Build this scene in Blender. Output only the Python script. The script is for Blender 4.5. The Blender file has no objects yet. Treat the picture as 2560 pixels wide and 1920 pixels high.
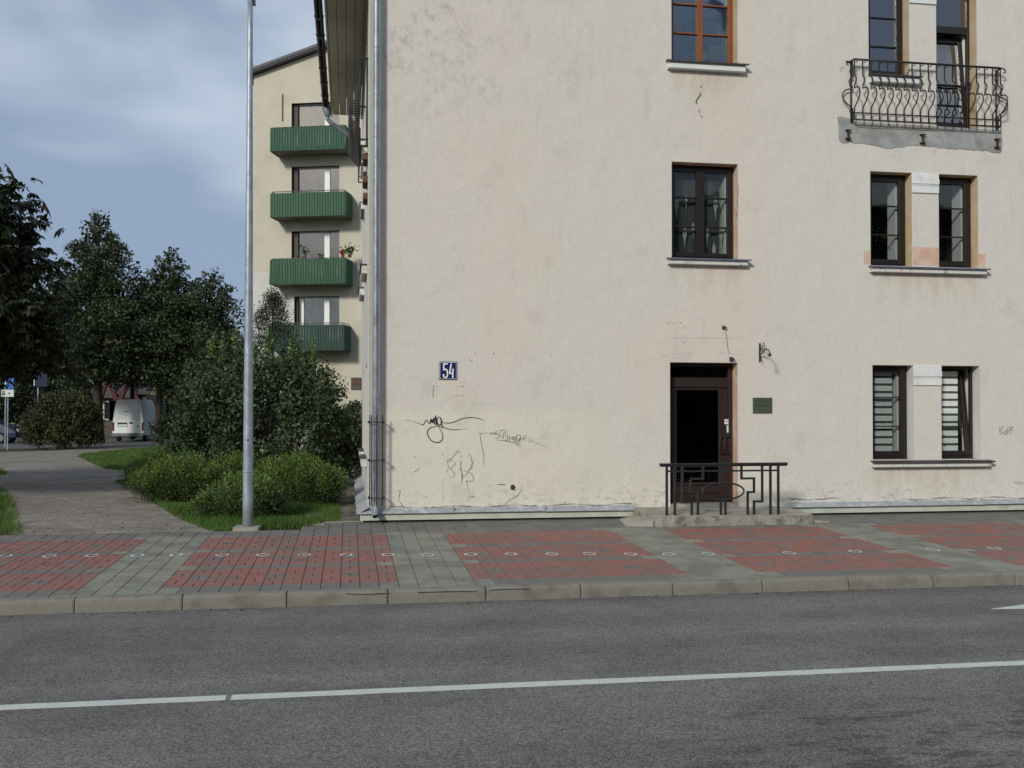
import bpy, math, random
import numpy as np
from mathutils import Vector, Matrix

scene = bpy.context.scene
C = scene.collection

# ------------------------------------------------------------------ camera
F_PX, YAW, PITCH, ROLL = 2486.386, 0.1607, 0.0144, 0.0007
PX0, PY0 = 1280 - 4.07, 960 + 34.8          # principal point, in 2560 x 1920 pixels
CAM = np.array([2.282, -10.269, 1.794])
def _rot(yaw, pitch, roll):
    cy, sy = math.cos(yaw), math.sin(yaw)
    w = np.array([sy*math.cos(pitch), cy*math.cos(pitch), math.sin(pitch)])
    r = np.array([cy, -sy, 0.0]); u = np.cross(r, w)
    return r*math.cos(roll)+u*math.sin(roll), -r*math.sin(roll)+u*math.cos(roll), w
RV, UV, WV = _rot(YAW, PITCH, ROLL)
cam_data = bpy.data.cameras.new('camera'); cam = bpy.data.objects.new('camera', cam_data)
C.objects.link(cam); scene.camera = cam
cam.matrix_world = Matrix(((RV[0], UV[0], -WV[0], CAM[0]), (RV[1], UV[1], -WV[1], CAM[1]),
                           (RV[2], UV[2], -WV[2], CAM[2]), (0, 0, 0, 1)))
cam_data.sensor_width = 36.0; cam_data.lens = F_PX/2560*36
cam_data.shift_x = (1280-PX0)/2560; cam_data.shift_y = (PY0-960)/2560
cam_data.clip_start = 0.05; cam_data.clip_end = 5000

def ray(x, y): return WV*F_PX + RV*(x-PX0) - UV*(y-PY0)
def at(x, y, Y):                     # photo pixel -> point on the vertical plane y = Y
    d = ray(x, y); return CAM + (Y-CAM[1])/d[1]*d
def on(x, y, z):                     # photo pixel -> point on the level plane z
    d = ray(x, y); return CAM + (z-CAM[2])/d[2]*d
def slope(x, y):                     # photo pixel -> point on the sloping pavement
    d = ray(x, y); t = (0.025*CAM[1]-CAM[2])/(d[2]-0.025*d[1]); return CAM+t*d

# ------------------------------------------------------------------ light
SUN = Vector((-0.75, -1.0, 0.60)).normalized()
sl = bpy.data.lights.new('sun', 'SUN'); sl.energy = 2.6; sl.angle = math.radians(8.0); sl.color = (1.0, 0.945, 0.86)
so = bpy.data.objects.new('sun', sl); C.objects.link(so)
so.rotation_euler = SUN.to_track_quat('Z', 'Y').to_euler()
world = bpy.data.worlds.new('World'); scene.world = world; world.use_nodes = True
nt = world.node_tree; nt.nodes.clear()
def N(t, k, **kw):
    n = t.nodes.new(k)
    for a, b in kw.items(): setattr(n, a, b)
    return n
wo = N(nt, 'ShaderNodeOutputWorld'); bg = N(nt, 'ShaderNodeBackground'); bg.inputs[1].default_value = 0.10
sky = N(nt, 'ShaderNodeTexSky', sky_type='NISHITA', sun_disc=False)
sky.sun_elevation = math.asin(SUN.z); sky.sun_rotation = math.atan2(SUN.x, SUN.y) % (2*math.pi)
sky.air_density = 1.0; sky.dust_density = 1.2; sky.ozone_density = 1.5
tc = N(nt, 'ShaderNodeTexCoord'); mp = N(nt, 'ShaderNodeMapping'); mp.inputs['Scale'].default_value = (1.0, 1.0, 2.6)
mp.inputs['Location'].default_value = (3.1, 0.4, 1.7)
nz = N(nt, 'ShaderNodeTexNoise'); nz.inputs['Scale'].default_value = 1.9; nz.inputs['Detail'].default_value = 5.0; nz.inputs['Roughness'].default_value = 0.45; nz.inputs['Distortion'].default_value = 0.3
cr = N(nt, 'ShaderNodeValToRGB'); cr.color_ramp.interpolation = 'EASE'
cr.color_ramp.elements[0].position = 0.36; cr.color_ramp.elements[0].color = (0.22, 0.22, 0.22, 1)
cr.color_ramp.elements[1].position = 0.58; cr.color_ramp.elements[1].color = (0.95, 0.95, 0.95, 1)
mp2 = N(nt, 'ShaderNodeMapping'); mp2.inputs['Scale'].default_value = (0.8, 0.8, 2.8); mp2.inputs['Location'].default_value = (1.2, 5.4, 0.45)
nz2 = N(nt, 'ShaderNodeTexNoise'); nz2.inputs['Scale'].default_value = 2.2; nz2.inputs['Detail'].default_value = 4.0; nz2.inputs['Roughness'].default_value = 0.4
cc = N(nt, 'ShaderNodeValToRGB')
cc.color_ramp.elements[0].position = 0.42; cc.color_ramp.elements[0].color = (3.0, 3.9, 5.4, 1)
cc.color_ramp.elements[1].position = 0.62; cc.color_ramp.elements[1].color = (8.2, 9.0, 9.9, 1)
mx = N(nt, 'ShaderNodeMix', data_type='RGBA')
nt.links.new(tc.outputs['Generated'], mp.inputs[0]); nt.links.new(mp.outputs[0], nz.inputs['Vector']); nt.links.new(nz.outputs[0], cr.inputs[0])
nt.links.new(tc.outputs['Generated'], mp2.inputs[0]); nt.links.new(mp2.outputs[0], nz2.inputs['Vector']); nt.links.new(nz2.outputs[0], cc.inputs[0])
nt.links.new(cr.outputs[0], mx.inputs[0]); nt.links.new(sky.outputs[0], mx.inputs[6]); nt.links.new(cc.outputs[0], mx.inputs[7])
nt.links.new(mx.outputs[2], bg.inputs[0]); nt.links.new(bg.outputs[0], wo.inputs[0])
scene.view_settings.view_transform = 'Standard'; scene.view_settings.look = 'None'
scene.view_settings.exposure = -0.02; scene.view_settings.gamma = 1.0
scene.view_settings.use_curve_mapping = False

rnd = random.Random(5); rng = np.random.default_rng(7)

# ------------------------------------------------------------------ materials
def mat(name, col, rough=0.8, var=0.0, vscale=3.0, bump=0.0, bscale=40.0, metal=0.0, spec=0.5, col2=None, c2scale=1.5, c2lo=.45, c2hi=.6, stretch=None, island=0.0, trans=0.0, detail=4.0):
    m = bpy.data.materials.new(name); m.use_nodes = True; t = m.node_tree
    b = t.nodes['Principled BSDF']; b.inputs['Roughness'].default_value = rough; b.inputs['Metallic'].default_value = metal
    b.inputs['Specular IOR Level'].default_value = spec
    g = N(t, 'ShaderNodeNewGeometry'); src = g.outputs['Position']
    if stretch:
        mm = N(t, 'ShaderNodeMapping'); mm.inputs['Scale'].default_value = stretch; t.links.new(src, mm.inputs[0]); src = mm.outputs[0]
    out = None
    rgb = N(t, 'ShaderNodeRGB'); rgb.outputs[0].default_value = (*col, 1); out = rgb.outputs[0]
    if col2:
        n = N(t, 'ShaderNodeTexNoise'); n.inputs['Scale'].default_value = c2scale; n.inputs['Detail'].default_value = 5; t.links.new(src, n.inputs['Vector'])
        r = N(t, 'ShaderNodeMapRange'); r.inputs[1].default_value = c2lo; r.inputs[2].default_value = c2hi; t.links.new(n.outputs[0], r.inputs[0])
        x = N(t, 'ShaderNodeMix', data_type='RGBA'); t.links.new(r.outputs[0], x.inputs[0]); t.links.new(out, x.inputs[6]); x.inputs[7].default_value = (*col2, 1); out = x.outputs[2]
    if var or island:
        n = N(t, 'ShaderNodeTexNoise'); n.inputs['Scale'].default_value = vscale; n.inputs['Detail'].default_value = detail; t.links.new(src, n.inputs['Vector'])
        r = N(t, 'ShaderNodeMapRange'); r.inputs[1].default_value = .25; r.inputs[2].default_value = .75
        r.inputs[3].default_value = 1-var; r.inputs[4].default_value = 1+var; t.links.new(n.outputs[0], r.inputs[0]); v = r.outputs[0]
        if island:
            r2 = N(t, 'ShaderNodeMapRange'); r2.inputs[3].default_value = 1-island; r2.inputs[4].default_value = 1+island
            t.links.new(g.outputs['Random Per Island'], r2.inputs[0]); mu = N(t, 'ShaderNodeMath', operation='MULTIPLY'); t.links.new(v, mu.inputs[0]); t.links.new(r2.outputs[0], mu.inputs[1]); v = mu.outputs[0]
        vm = N(t, 'ShaderNodeVectorMath', operation='SCALE'); t.links.new(out, vm.inputs[0]); t.links.new(v, vm.inputs[3]); out = vm.outputs[0]
    t.links.new(out, b.inputs['Base Color'])
    if bump:
        n = N(t, 'ShaderNodeTexNoise'); n.inputs['Scale'].default_value = bscale; n.inputs['Detail'].default_value = 6; t.links.new(src, n.inputs['Vector'])
        bm = N(t, 'ShaderNodeBump'); bm.inputs['Strength'].default_value = bump; bm.inputs['Distance'].default_value = 0.02; t.links.new(n.outputs[0], bm.inputs['Height']); t.links.new(bm.outputs[0], b.inputs['Normal'])
    if trans:
        tr = N(t, 'ShaderNodeBsdfTranslucent'); t.links.new(out, tr.inputs[0]); ms = N(t, 'ShaderNodeMixShader'); ms.inputs[0].default_value = trans
        t.links.new(b.outputs[0], ms.inputs[1]); t.links.new(tr.outputs[0], ms.inputs[2]); t.links.new(ms.outputs[0], t.nodes['Material Output'].inputs[0])
    return m

def glass_mat(name, ior=1.7, tint=(0.95, 0.97, 0.97)):
    m = bpy.data.materials.new(name); m.use_nodes = True; t = m.node_tree; t.nodes.clear()
    o = N(t, 'ShaderNodeOutputMaterial'); tr = N(t, 'ShaderNodeBsdfTransparent'); tr.inputs[0].default_value = (*tint, 1)
    gl = N(t, 'ShaderNodeBsdfGlossy'); gl.inputs['Roughness'].default_value = 0.02; fr = N(t, 'ShaderNodeFresnel'); fr.inputs[0].default_value = ior
    g = N(t, 'ShaderNodeNewGeometry'); n = N(t, 'ShaderNodeTexNoise'); n.inputs['Scale'].default_value = 1.6; t.links.new(g.outputs['Position'], n.inputs['Vector'])
    bm = N(t, 'ShaderNodeBump'); bm.inputs['Strength'].default_value = 0.25; bm.inputs['Distance'].default_value = 0.02; t.links.new(n.outputs[0], bm.inputs['Height']); t.links.new(bm.outputs[0], gl.inputs['Normal'])
    ms = N(t, 'ShaderNodeMixShader'); t.links.new(fr.outputs[0], ms.inputs[0]); t.links.new(tr.outputs[0], ms.inputs[1]); t.links.new(gl.outputs[0], ms.inputs[2]); t.links.new(ms.outputs[0], o.inputs[0])
    return m

def sheer_mat(name, col, alpha):
    m = bpy.data.materials.new(name); m.use_nodes = True; t = m.node_tree; t.nodes.clear()
    o = N(t, 'ShaderNodeOutputMaterial'); tr = N(t, 'ShaderNodeBsdfTransparent'); d = N(t, 'ShaderNodeBsdfDiffuse'); d.inputs[0].default_value = (*col, 1)
    ms = N(t, 'ShaderNodeMixShader'); ms.inputs[0].default_value = alpha
    g = N(t, 'ShaderNodeNewGeometry'); mm = N(t, 'ShaderNodeMapping'); mm.inputs['Scale'].default_value = (14, 14, 0.8); n = N(t, 'ShaderNodeTexNoise'); n.inputs['Scale'].default_value = 1.0
    t.links.new(g.outputs['Position'], mm.inputs[0]); t.links.new(mm.outputs[0], n.inputs['Vector'])
    r = N(t, 'ShaderNodeMapRange'); r.inputs[1].default_value = .3; r.inputs[2].default_value = .7; r.inputs[3].default_value = alpha*.6; r.inputs[4].default_value = min(1, alpha*1.3); t.links.new(n.outputs[0], r.inputs[0]); t.links.new(r.outputs[0], ms.inputs[0])
    t.links.new(tr.outputs[0], ms.inputs[1]); t.links.new(d.outputs[0], ms.inputs[2]); t.links.new(ms.outputs[0], o.inputs[0])
    return m

def facade_mat():
    m = bpy.data.materials.new('facade_plaster'); m.use_nodes = True; t = m.node_tree; b = t.nodes['Principled BSDF']; b.inputs['Roughness'].default_value = 0.92; b.inputs['Specular IOR Level'].default_value = 0.2
    g = N(t, 'ShaderNodeNewGeometry'); P = g.outputs['Position']; sx = N(t, 'ShaderNodeSeparateXYZ'); t.links.new(P, sx.inputs[0])
    def noise(scale, detail=4, rough=.5, st=None, off=None):
        s = P
        if st or off:
            q = N(t, 'ShaderNodeMapping'); q.inputs['Scale'].default_value = st or (1, 1, 1); q.inputs['Location'].default_value = off or (0, 0, 0); t.links.new(P, q.inputs[0]); s = q.outputs[0]
        n = N(t, 'ShaderNodeTexNoise'); n.inputs['Scale'].default_value = scale; n.inputs['Detail'].default_value = detail; n.inputs['Roughness'].default_value = rough; t.links.new(s, n.inputs['Vector']); return n.outputs[0]
    def rng_(v, a, b_, c=0., d=1.):
        r = N(t, 'ShaderNodeMapRange'); r.interpolation_type = 'SMOOTHSTEP'; r.inputs[1].default_value = a; r.inputs[2].default_value = b_; r.inputs[3].default_value = c; r.inputs[4].default_value = d
        t.links.new(v, r.inputs[0]); return r.outputs[0]
    def mth(op, a, b_):
        q = N(t, 'ShaderNodeMath', operation=op)
        for i, v in enumerate((a, b_)):
            if isinstance(v, (int, float)): q.inputs[i].default_value = v
            else: t.links.new(v, q.inputs[i])
        return q.outputs[0]
    def mixc(f, a, col):
        x = N(t, 'ShaderNodeMix', data_type='RGBA'); t.links.new(f, x.inputs[0])
        if isinstance(a, tuple): x.inputs[6].default_value = (*a, 1)
        else: t.links.new(a, x.inputs[6])
        x.inputs[7].default_value = (*col, 1); return x.outputs[2]
    X, Z = sx.outputs[0], sx.outputs[2]
    wob = mth('MULTIPLY', mth('SUBTRACT', noise(1.6, 6), .5), .9)
    wob2 = mth('MULTIPLY', mth('SUBTRACT', noise(2.3, 6, off=(5, 2, 3)), .5), .7)
    c = mixc(rng_(noise(.42, 4, off=(2, 0, 1)), .40, .62), (.635, .592, .525), (.62, .60, .54))
    c = mixc(rng_(noise(.8, 5, off=(7, 0, 4)), .50, .72), c, (.635, .58, .51))
    # lighter repainted field low on the left, and along the base
    left = mth('MULTIPLY', rng_(mth('ADD', Z, wob2), 1.72, 1.90, 1, 0), rng_(mth('ADD', X, wob), 4.2, 7.6, 1, 0))
    base = rng_(mth('ADD', Z, wob), .35, 1.25, .8, 0)
    c = mixc(mth('MAXIMUM', left, base), c, (.665, .645, .545))
    right = rng_(mth('ADD', X, wob), 8.4, 9.6, 0, .55); c = mixc(right, c, (.625, .61, .56))
    # weathering: soot near the top left, vertical drips, blotches
    soot = mth('MULTIPLY', mth('MULTIPLY', rng_(noise(7.5, 9, .8, st=(1, 1, .8)), .44, .68), rng_(noise(1.3, 4, off=(3, 0, 8)), .40, .60)), mth('MULTIPLY', rng_(Z, 5.4, 7.6), rng_(mth('ADD', X, wob), 3.1, 6.6, .85, 0.15)))
    c = mixc(mth('MULTIPLY', soot, .62), c, (.22, .205, .19))
    drip = mth('MULTIPLY', rng_(noise(2.0, 6, .6, st=(3.2, 1, .35)), .58, .74), .20); c = mixc(drip, c, (.36, .33, .30))
    blot = mth('MULTIPLY', rng_(noise(1.7, 8, .65, off=(1, 1, 9)), .54, .72), .30); c = mixc(blot, c, (.41, .40, .355))
    mott = mth('MULTIPLY', rng_(noise(13, 7, .75), .52, .72), .20); c = mixc(mott, c, (.33, .31, .28))
    dirt = mth('MULTIPLY', rng_(noise(9, 8, .7, st=(1, 1, 1.6)), .50, .64), rng_(mth('ADD', Z, wob), .25, .95, .5, 0)); c = mixc(dirt, c, (.30, .285, .23))
    # rust-brown runs under the window sills
    for (xa, xb, zt) in ((7.3, 8.6, 4.17), (10.75, 12.8, .90), (7.3, 8.6, 7.3), (10.75, 12.8, 4.12)):
        mk = mth('MULTIPLY', mth('MULTIPLY', rng_(X, xa-.1, xa+.3), rng_(X, xb-.3, xb+.1, 1, 0)), mth('MULTIPLY', rng_(Z, zt-.75, zt-.05), rng_(Z, zt-.02, zt+.04, 1, 0)))
        c = mixc(mth('MULTIPLY', mth('MULTIPLY', mk, rng_(noise(2.2, 5, st=(2.5, 1, .6)), .38, .66)), .5), c, (.50, .40, .30))
    # grey strip of unpainted render beside the corner
    c = mixc(mth('MULTIPLY', rng_(X, 2.62, 2.66, 1, 0), rng_(X, 2.575, 2.578, 0, .9)), c, (.40, .39, .37))
    fine = rng_(noise(55, 3), .3, .7, .93, 1.05)
    vm = N(t, 'ShaderNodeVectorMath', operation='SCALE'); t.links.new(c, vm.inputs[0]); t.links.new(fine, vm.inputs[3]); t.links.new(vm.outputs[0], b.inputs['Base Color'])
    h = mth('ADD', mth('MULTIPLY', noise(75, 4), .28), mth('MULTIPLY', noise(2.2, 6, .55), 1.6))
    bm = N(t, 'ShaderNodeBump'); bm.inputs['Strength'].default_value = 0.42; bm.inputs['Distance'].default_value = 0.03; t.links.new(h, bm.inputs['Height']); t.links.new(bm.outputs[0], b.inputs['Normal'])
    return m

def asphalt_mat():
    m = bpy.data.materials.new('asphalt'); m.use_nodes = True; t = m.node_tree; b = t.nodes['Principled BSDF']; b.inputs['Roughness'].default_value = 0.82; b.inputs['Specular IOR Level'].default_value = 0.35
    g = N(t, 'ShaderNodeNewGeometry'); P = g.outputs['Position']
    def noise(scale, detail=4, rough=.5, st=None):
        s = P
        if st:
            q = N(t, 'ShaderNodeMapping'); q.inputs['Scale'].default_value = st; t.links.new(P, q.inputs[0]); s = q.outputs[0]
        n = N(t, 'ShaderNodeTexNoise'); n.inputs['Scale'].default_value = scale; n.inputs['Detail'].default_value = detail; n.inputs['Roughness'].default_value = rough; t.links.new(s, n.inputs['Vector']); return n.outputs[0]
    def rng_(v, a, b_, c=0., d=1.):
        r = N(t, 'ShaderNodeMapRange'); r.interpolation_type = 'SMOOTHSTEP'; r.inputs[1].default_value = a; r.inputs[2].default_value = b_; r.inputs[3].default_value = c; r.inputs[4].default_value = d
        t.links.new(v, r.inputs[0]); return r.outputs[0]
    def mul(a, b_):
        q = N(t, 'ShaderNodeMath', operation='MULTIPLY'); t.links.new(a, q.inputs[0])
        if isinstance(b_, float): q.inputs[1].default_value = b_
        else: t.links.new(b_, q.inputs[1])
        return q.outputs[0]
    vo = N(t, 'ShaderNodeTexVoronoi'); vo.inputs['Scale'].default_value = 115; t.links.new(P, vo.inputs['Vector'])
    sp = N(t, 'ShaderNodeSeparateColor'); t.links.new(vo.outputs['Color'], sp.inputs[0])
    gr = rng_(sp.outputs[0], 0, 1, .50, 1.6)                              # aggregate grains, each its own tone
    band = rng_(noise(1.0, 4, .5, (.05, 1.15, 1)), .38, .64, .84, 1.08)   # wheel tracks along the road
    patch = rng_(noise(.9, 7, .65), .36, .62, .86, 1.08)
    wet = rng_(noise(3.2, 7, .7, (.8, 2.0, 1)), .50, .60, 1.0, .52)       # dark worn spots
    sxyz = N(t, 'ShaderNodeSeparateXYZ'); t.links.new(P, sxyz.inputs[0])
    near = rng_(sxyz.outputs[1], -4.6, -3.6, 1.0, 0.0); nx = rng_(sxyz.outputs[0], 3.0, 5.5, 0.0, 1.0); k = mul(near, nx)
    wm = N(t, 'ShaderNodeMix', data_type='FLOAT'); t.links.new(k, wm.inputs[0]); wm.inputs[2].default_value = 1.0; t.links.new(wet, wm.inputs[3])
    mid = rng_(noise(45, 3, .6), .3, .7, .90, 1.10); blob = rng_(noise(4.5, 6, .7, (1, 2.2, 1)), .35, .65, .92, 1.06); gut = rng_(sxyz.outputs[1], -.75, -.35, 1.0, .80)
    v = mul(mul(mul(mul(mul(mul(gr, band), patch), wm.outputs[0]), gut), mid), blob)
    rgb = N(t, 'ShaderNodeRGB'); rgb.outputs[0].default_value = (.152, .149, .137, 1)
    vm = N(t, 'ShaderNodeVectorMath', operation='SCALE'); t.links.new(rgb.outputs[0], vm.inputs[0]); t.links.new(v, vm.inputs[3]); t.links.new(vm.outputs[0], b.inputs['Base Color'])
    bm = N(t, 'ShaderNodeBump'); bm.inputs['Strength'].default_value = 0.5; bm.inputs['Distance'].default_value = 0.006; t.links.new(vo.outputs['Distance'], bm.inputs['Height']); t.links.new(bm.outputs[0], b.inputs['Normal'])
    return m

M = dict(
 facade=facade_mat(), asphalt=asphalt_mat(),
 sidewall=mat('side_wall_plaster', (.62, .60, .55), .9, .08, 1.2, .3, 30, col2=(.40, .38, .35), c2scale=2.2, c2lo=.62, c2hi=.7),
 trimwhite=mat('white_trim_paint', (.68, .71, .69), .7, .08, 6, .15, 60, col2=(.58, .59, .56), c2scale=7, c2lo=.56, c2hi=.75),
 sillplaster=mat('painted_sill_plaster', (.62, .63, .58), .85, .10, 9, .3, 60, col2=(.36, .35, .32), c2scale=9, c2lo=.55, c2hi=.68),
 ochre=mat('ochre_reveal_paint', (.50, .39, .22), .9, .10, 4, .2, 50, col2=(.55, .44, .30), c2scale=3),
 peach=mat('peach_primer', (.56, .37, .27), .9, .08, 5, .2, 50, col2=(.58, .43, .33), c2scale=5),
 lightreveal=mat('pale_reveal_paint', (.60, .60, .56), .9, .08, 5, .2, 50),
 rawplaster=mat('grey_cement_render', (.33, .345, .335), .95, .14, 6, .5, 45, col2=(.26, .27, .26), c2scale=4),
 brickgrey=mat('grey_smeared_brick', (.30, .285, .26), .95, .2, 9, .5, 60),
 metal_sill=mat('zinc_sheet', (.20, .23, .28), .45, .2, 5, .1, 20, metal=.7),
 dark_sill=mat('brown_sheet_sill', (.05, .045, .045), .5, .15, 6),
 flashing=mat('weathered_flashing', (.34, .36, .38), .7, .16, 6, .3, 30, col2=(.48, .49, .48), c2scale=9, c2lo=.56, c2hi=.66, metal=.1),
 plinth=mat('pale_green_plinth_paint', (.46, .50, .42), .85, .12, 4, .3, 40, col2=(.42, .38, .26), c2scale=3, c2lo=.58, c2hi=.7),
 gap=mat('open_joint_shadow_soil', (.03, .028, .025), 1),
 brown=mat('dark_brown_window_plastic', (.016, .011, .010), .35, .1, 20),
 doorbrown=mat('dark_maroon_door_paint', (.024, .013, .012), .45, .15, 8, .1, 60),
 orange=mat('varnished_orange_wood', (.22, .072, .022), .45, .2, 6, .1, 60, stretch=(8, 8, .7)),
 white=mat('white_paint', (.75, .77, .76), .5, .04, 5),
 whitepl=mat('white_plastic', (.62, .68, .68), .5, .05, 8),
 iron=mat('black_wrought_iron', (.018, .017, .018), .5, .25, 20, .1, 80),
 rod=mat('dark_rusty_rod', (.035, .022, .018), .85, .35, 25), rust=mat('rusty_iron', (.075, .034, .024), .9, .4, 25, .4, 90),
 galv=mat('galvanised_steel', (.36, .42, .47), .42, .14, 7, .08, 60, metal=.35, col2=(.26, .30, .34), c2scale=14, c2lo=.45, c2hi=.62, stretch=(1, 1, .5)),
 pipe=mat('galvanised_downpipe', (.27, .31, .34), .42, .14, 7, .08, 60, metal=.35, col2=(.20, .225, .245), c2scale=9, stretch=(1, 1, .4)),
 gutter=mat('dark_gutter_sheet', (.035, .033, .035), .55, .3, 4),
 soffit=mat('painted_soffit_boards', (.50, .46, .36), .9, .12, 3, .1, 30),
 roof=mat('roof_sheet', (.10, .10, .11), .7, .15, 3),
 glass=glass_mat('window_glass', 1.42), glass_dark=glass_mat('door_glass', 1.4, (.35, .35, .35)),
 glass_mid=glass_mat('orange_window_glass', 2.0), glass_sky=glass_mat('upper_window_glass', 3.2, (.75, .8, .9)),
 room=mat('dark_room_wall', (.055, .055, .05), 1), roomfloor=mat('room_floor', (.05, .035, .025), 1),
 inner=mat('white_inner_reveal', (.74, .78, .75), .9), curtain=sheer_mat('sheer_curtain', (.20, .22, .22), .38), curtain2=sheer_mat('blue_net_curtain_sky_tint', (.30, .42, .62), .75),  # net curtain's blue also stands in for sky reflected in the upper panes
 lace=mat('lace_pattern', (.40, .42, .40), .9), blind=mat('grey_blind_fabric', (.66, .70, .66), .9, .05, 4), blindgap=sheer_mat('sheer_blind_band', (.10, .13, .12), .6),
 carton=mat('cardboard', (.40, .36, .30), .9, .08, 5), navy=mat('navy_enamel', (.018, .024, .11), .22, .1, 6), plaque=mat('green_bronze_plaque', (.075, .095, .065), .5, .15, 20, metal=.2),
 ink=mat('black_marker', (.012, .012, .012), .8), inkgrey=mat('grey_marker', (.20, .20, .195), .9), crack=mat('crack_shadow', (.13, .12, .105), 1), faint=mat('faint_marks', (.36, .345, .315), 1),
 redprint=mat('red_print', (.5, .05, .05), .6),
 concrete=mat('rough_concrete', (.30, .285, .245), .95, .18, 4, .9, 22, col2=(.15, .145, .125), c2scale=7, c2lo=.50, c2hi=.62),
 concrete_top=mat('worn_concrete_slab', (.33, .315, .27), .9, .12, 4, .35, 30, col2=(.25, .235, .20), c2scale=3),
 kerb=mat('concrete_kerb', (.205, .196, .163), .9, .10, 5, .45, 60, col2=(.14, .13, .105), c2scale=5, c2lo=.48, c2hi=.68),
 red=mat('red_paver', (.255, .112, .090), .85, .10, 7, .3, 90, island=.06, col2=(.20, .12, .10), c2scale=2.2),
 dark=mat('dark_grey_paver', (.148, .143, .130), .88, .14, 7, .3, 90, island=.12),
 light=mat('green_grey_paver', (.225, .230, .185), .88, .12, 6, .3, 90, island=.07, col2=(.165, .165, .14), c2scale=2),
 joint=mat('sandy_joint', (.035, .034, .031), 1, .2, 20),
 pathbrick=mat('greyish_path_paver', (.225, .203, .175), .9, .15, 3, .3, 60, island=.16, col2=(.19, .165, .135), c2scale=.8),
 pathfar=mat('path_paving', (.215, .19, .155), .9, .15, 2, .5, 30, col2=(.17, .15, .12), c2scale=.6),
 soil=mat('trodden_soil', (.11, .095, .072), 1, .3, 3, .6, 20, col2=(.17, .15, .12), c2scale=5),
 grassbase=mat('turf_soil', (.030, .058, .012), 1, .3, 2, .5, 30, col2=(.05, .045, .02), c2scale=1.3, c2lo=.5, c2hi=.75),
 farground=mat('far_ground', (.05, .06, .03), 1, .3, .2),
 backroad=mat('back_road_asphalt', (.10, .10, .10), .9, .15, 1),
 roadpaint=mat('road_paint', (.53, .57, .52), .7, .08, 9, .2, 60, col2=(.42, .45, .43), c2scale=18, c2lo=.60, c2hi=.72),
 ringpaint=mat('white_ring_paint', (.62, .65, .62), .8, .1, 20, col2=(.25, .24, .22), c2scale=26, c2lo=.58, c2hi=.64),
 grass=mat('grass_blade', (.075, .165, .022), .6, .25, 1.2, island=.45, trans=.3), grass2=mat('dry_grass_blade', (.13, .16, .03), .6, .2, 1.2, island=.4, trans=.3),
 bark=mat('tree_bark', (.035, .028, .022), .95, .3, 8, .8, 25, stretch=(1, 1, .3)),
 lime=mat('lime_leaf', (.040, .062, .029), .55, .35, .55, island=.5, trans=.15, spec=.3), lime2=mat('lime_leaf_yellowing', (.095, .11, .035), .55, .3, .6, island=.4, trans=.2, spec=.3),
 chest=mat('chestnut_leaf', (.048, .060, .026), .5, .3, 1, island=.5, trans=.15, spec=.35), chest2=mat('chestnut_leaf_browning', (.10, .08, .03), .6, .3, 1, island=.5, trans=.2),
 lilac=mat('lilac_leaf', (.052, .076, .034), .6, .3, 1.3, island=.5, trans=.12, spec=.25), lilac2=mat('lilac_shoot_leaf', (.125, .19, .06), .5, .2, 2, island=.3, trans=.25),
 spirea=mat('hedge_leaf', (.050, .082, .022), .6, .3, 2.5, island=.45, trans=.2), spirea2=mat('hedge_shoot', (.19, .30, .045), .6, .2, 2, island=.35, trans=.3),
 olive=mat('olive_bush_leaf', (.045, .052, .014), .6, .4, .8, island=.45, trans=.2), thuja=mat('thuja_scale', (.024, .040, .020), .7, .3, 2, island=.4),
 hedgefar=mat('far_foliage', (.020, .030, .014), .8, .4, .4, island=.4),
 twig=mat('twig', (.055, .042, .03), .95, .3, 10),
 bl_wall=mat('cream_render', (.53, .495, .405), .95, .07, 1.2, .4, 60, col2=(.46, .42, .31), c2scale=.8, c2lo=.5, c2hi=.75),
 bl_white=mat('repainted_render', (.56, .56, .52), .95, .06, 2, .4, 60), bl_green=mat('green_corrugated_sheet', (.020, .088, .038), .55, .12, 4, .1, 30, island=.12),
 bl_green2=mat('faded_green_corrugated_sheet', (.028, .092, .052), .65, .12, 4, .1, 30, island=.15), bl_green3=mat('dark_green_corrugated_sheet', (.022, .06, .045), .6, .12, 4, .1, 30, island=.15),
 bl_reveal=mat('grey_window_reveal', (.085, .08, .07), .9), slab=mat('balcony_concrete', (.20, .19, .16), .95, .2, 3),
 railmetal=mat('rusty_grey_rail', (.09, .085, .075), .7, .3, 20),
 van=mat('white_van_paint', (.78, .82, .80), .3, .05, 2, spec=.6), vantrim=mat('grey_bumper_plastic', (.16, .18, .19), .6), tyre=mat('tyre_rubber', (.015, .015, .015), .9), lampred=mat('tail_lamp', (.12, .02, .02), .3),
 carblue=mat('blue_car_paint', (.012, .018, .05), .45, spec=.3), signblue=mat('sign_blue', (.015, .12, .42), .5), signwhite=mat('sign_white', (.60, .66, .60), .5),
 housewall=mat('far_house_plaster', (.105, .088, .072), .95, .15, .8, .3, 10), housebeige=mat('far_house_beige', (.28, .24, .15), .95, .1, 1), maroon=mat('maroon_gable_board', (.08, .02, .022), .8), houseroof=mat('far_house_roof', (.05, .045, .05), .9),
 flower=mat('red_flower', (.55, .02, .04), .6), purple=mat('purple_flower', (.12, .03, .18), .6), plantleaf=mat('pot_plant_leaf', (.04, .07, .015), .6, island=.4), pot=mat('terracotta_pot', (.18, .07, .035), .8), brickrust=mat('broken_brick', (.13, .06, .04), .95, .3, 14, .5, 50),
)

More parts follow.
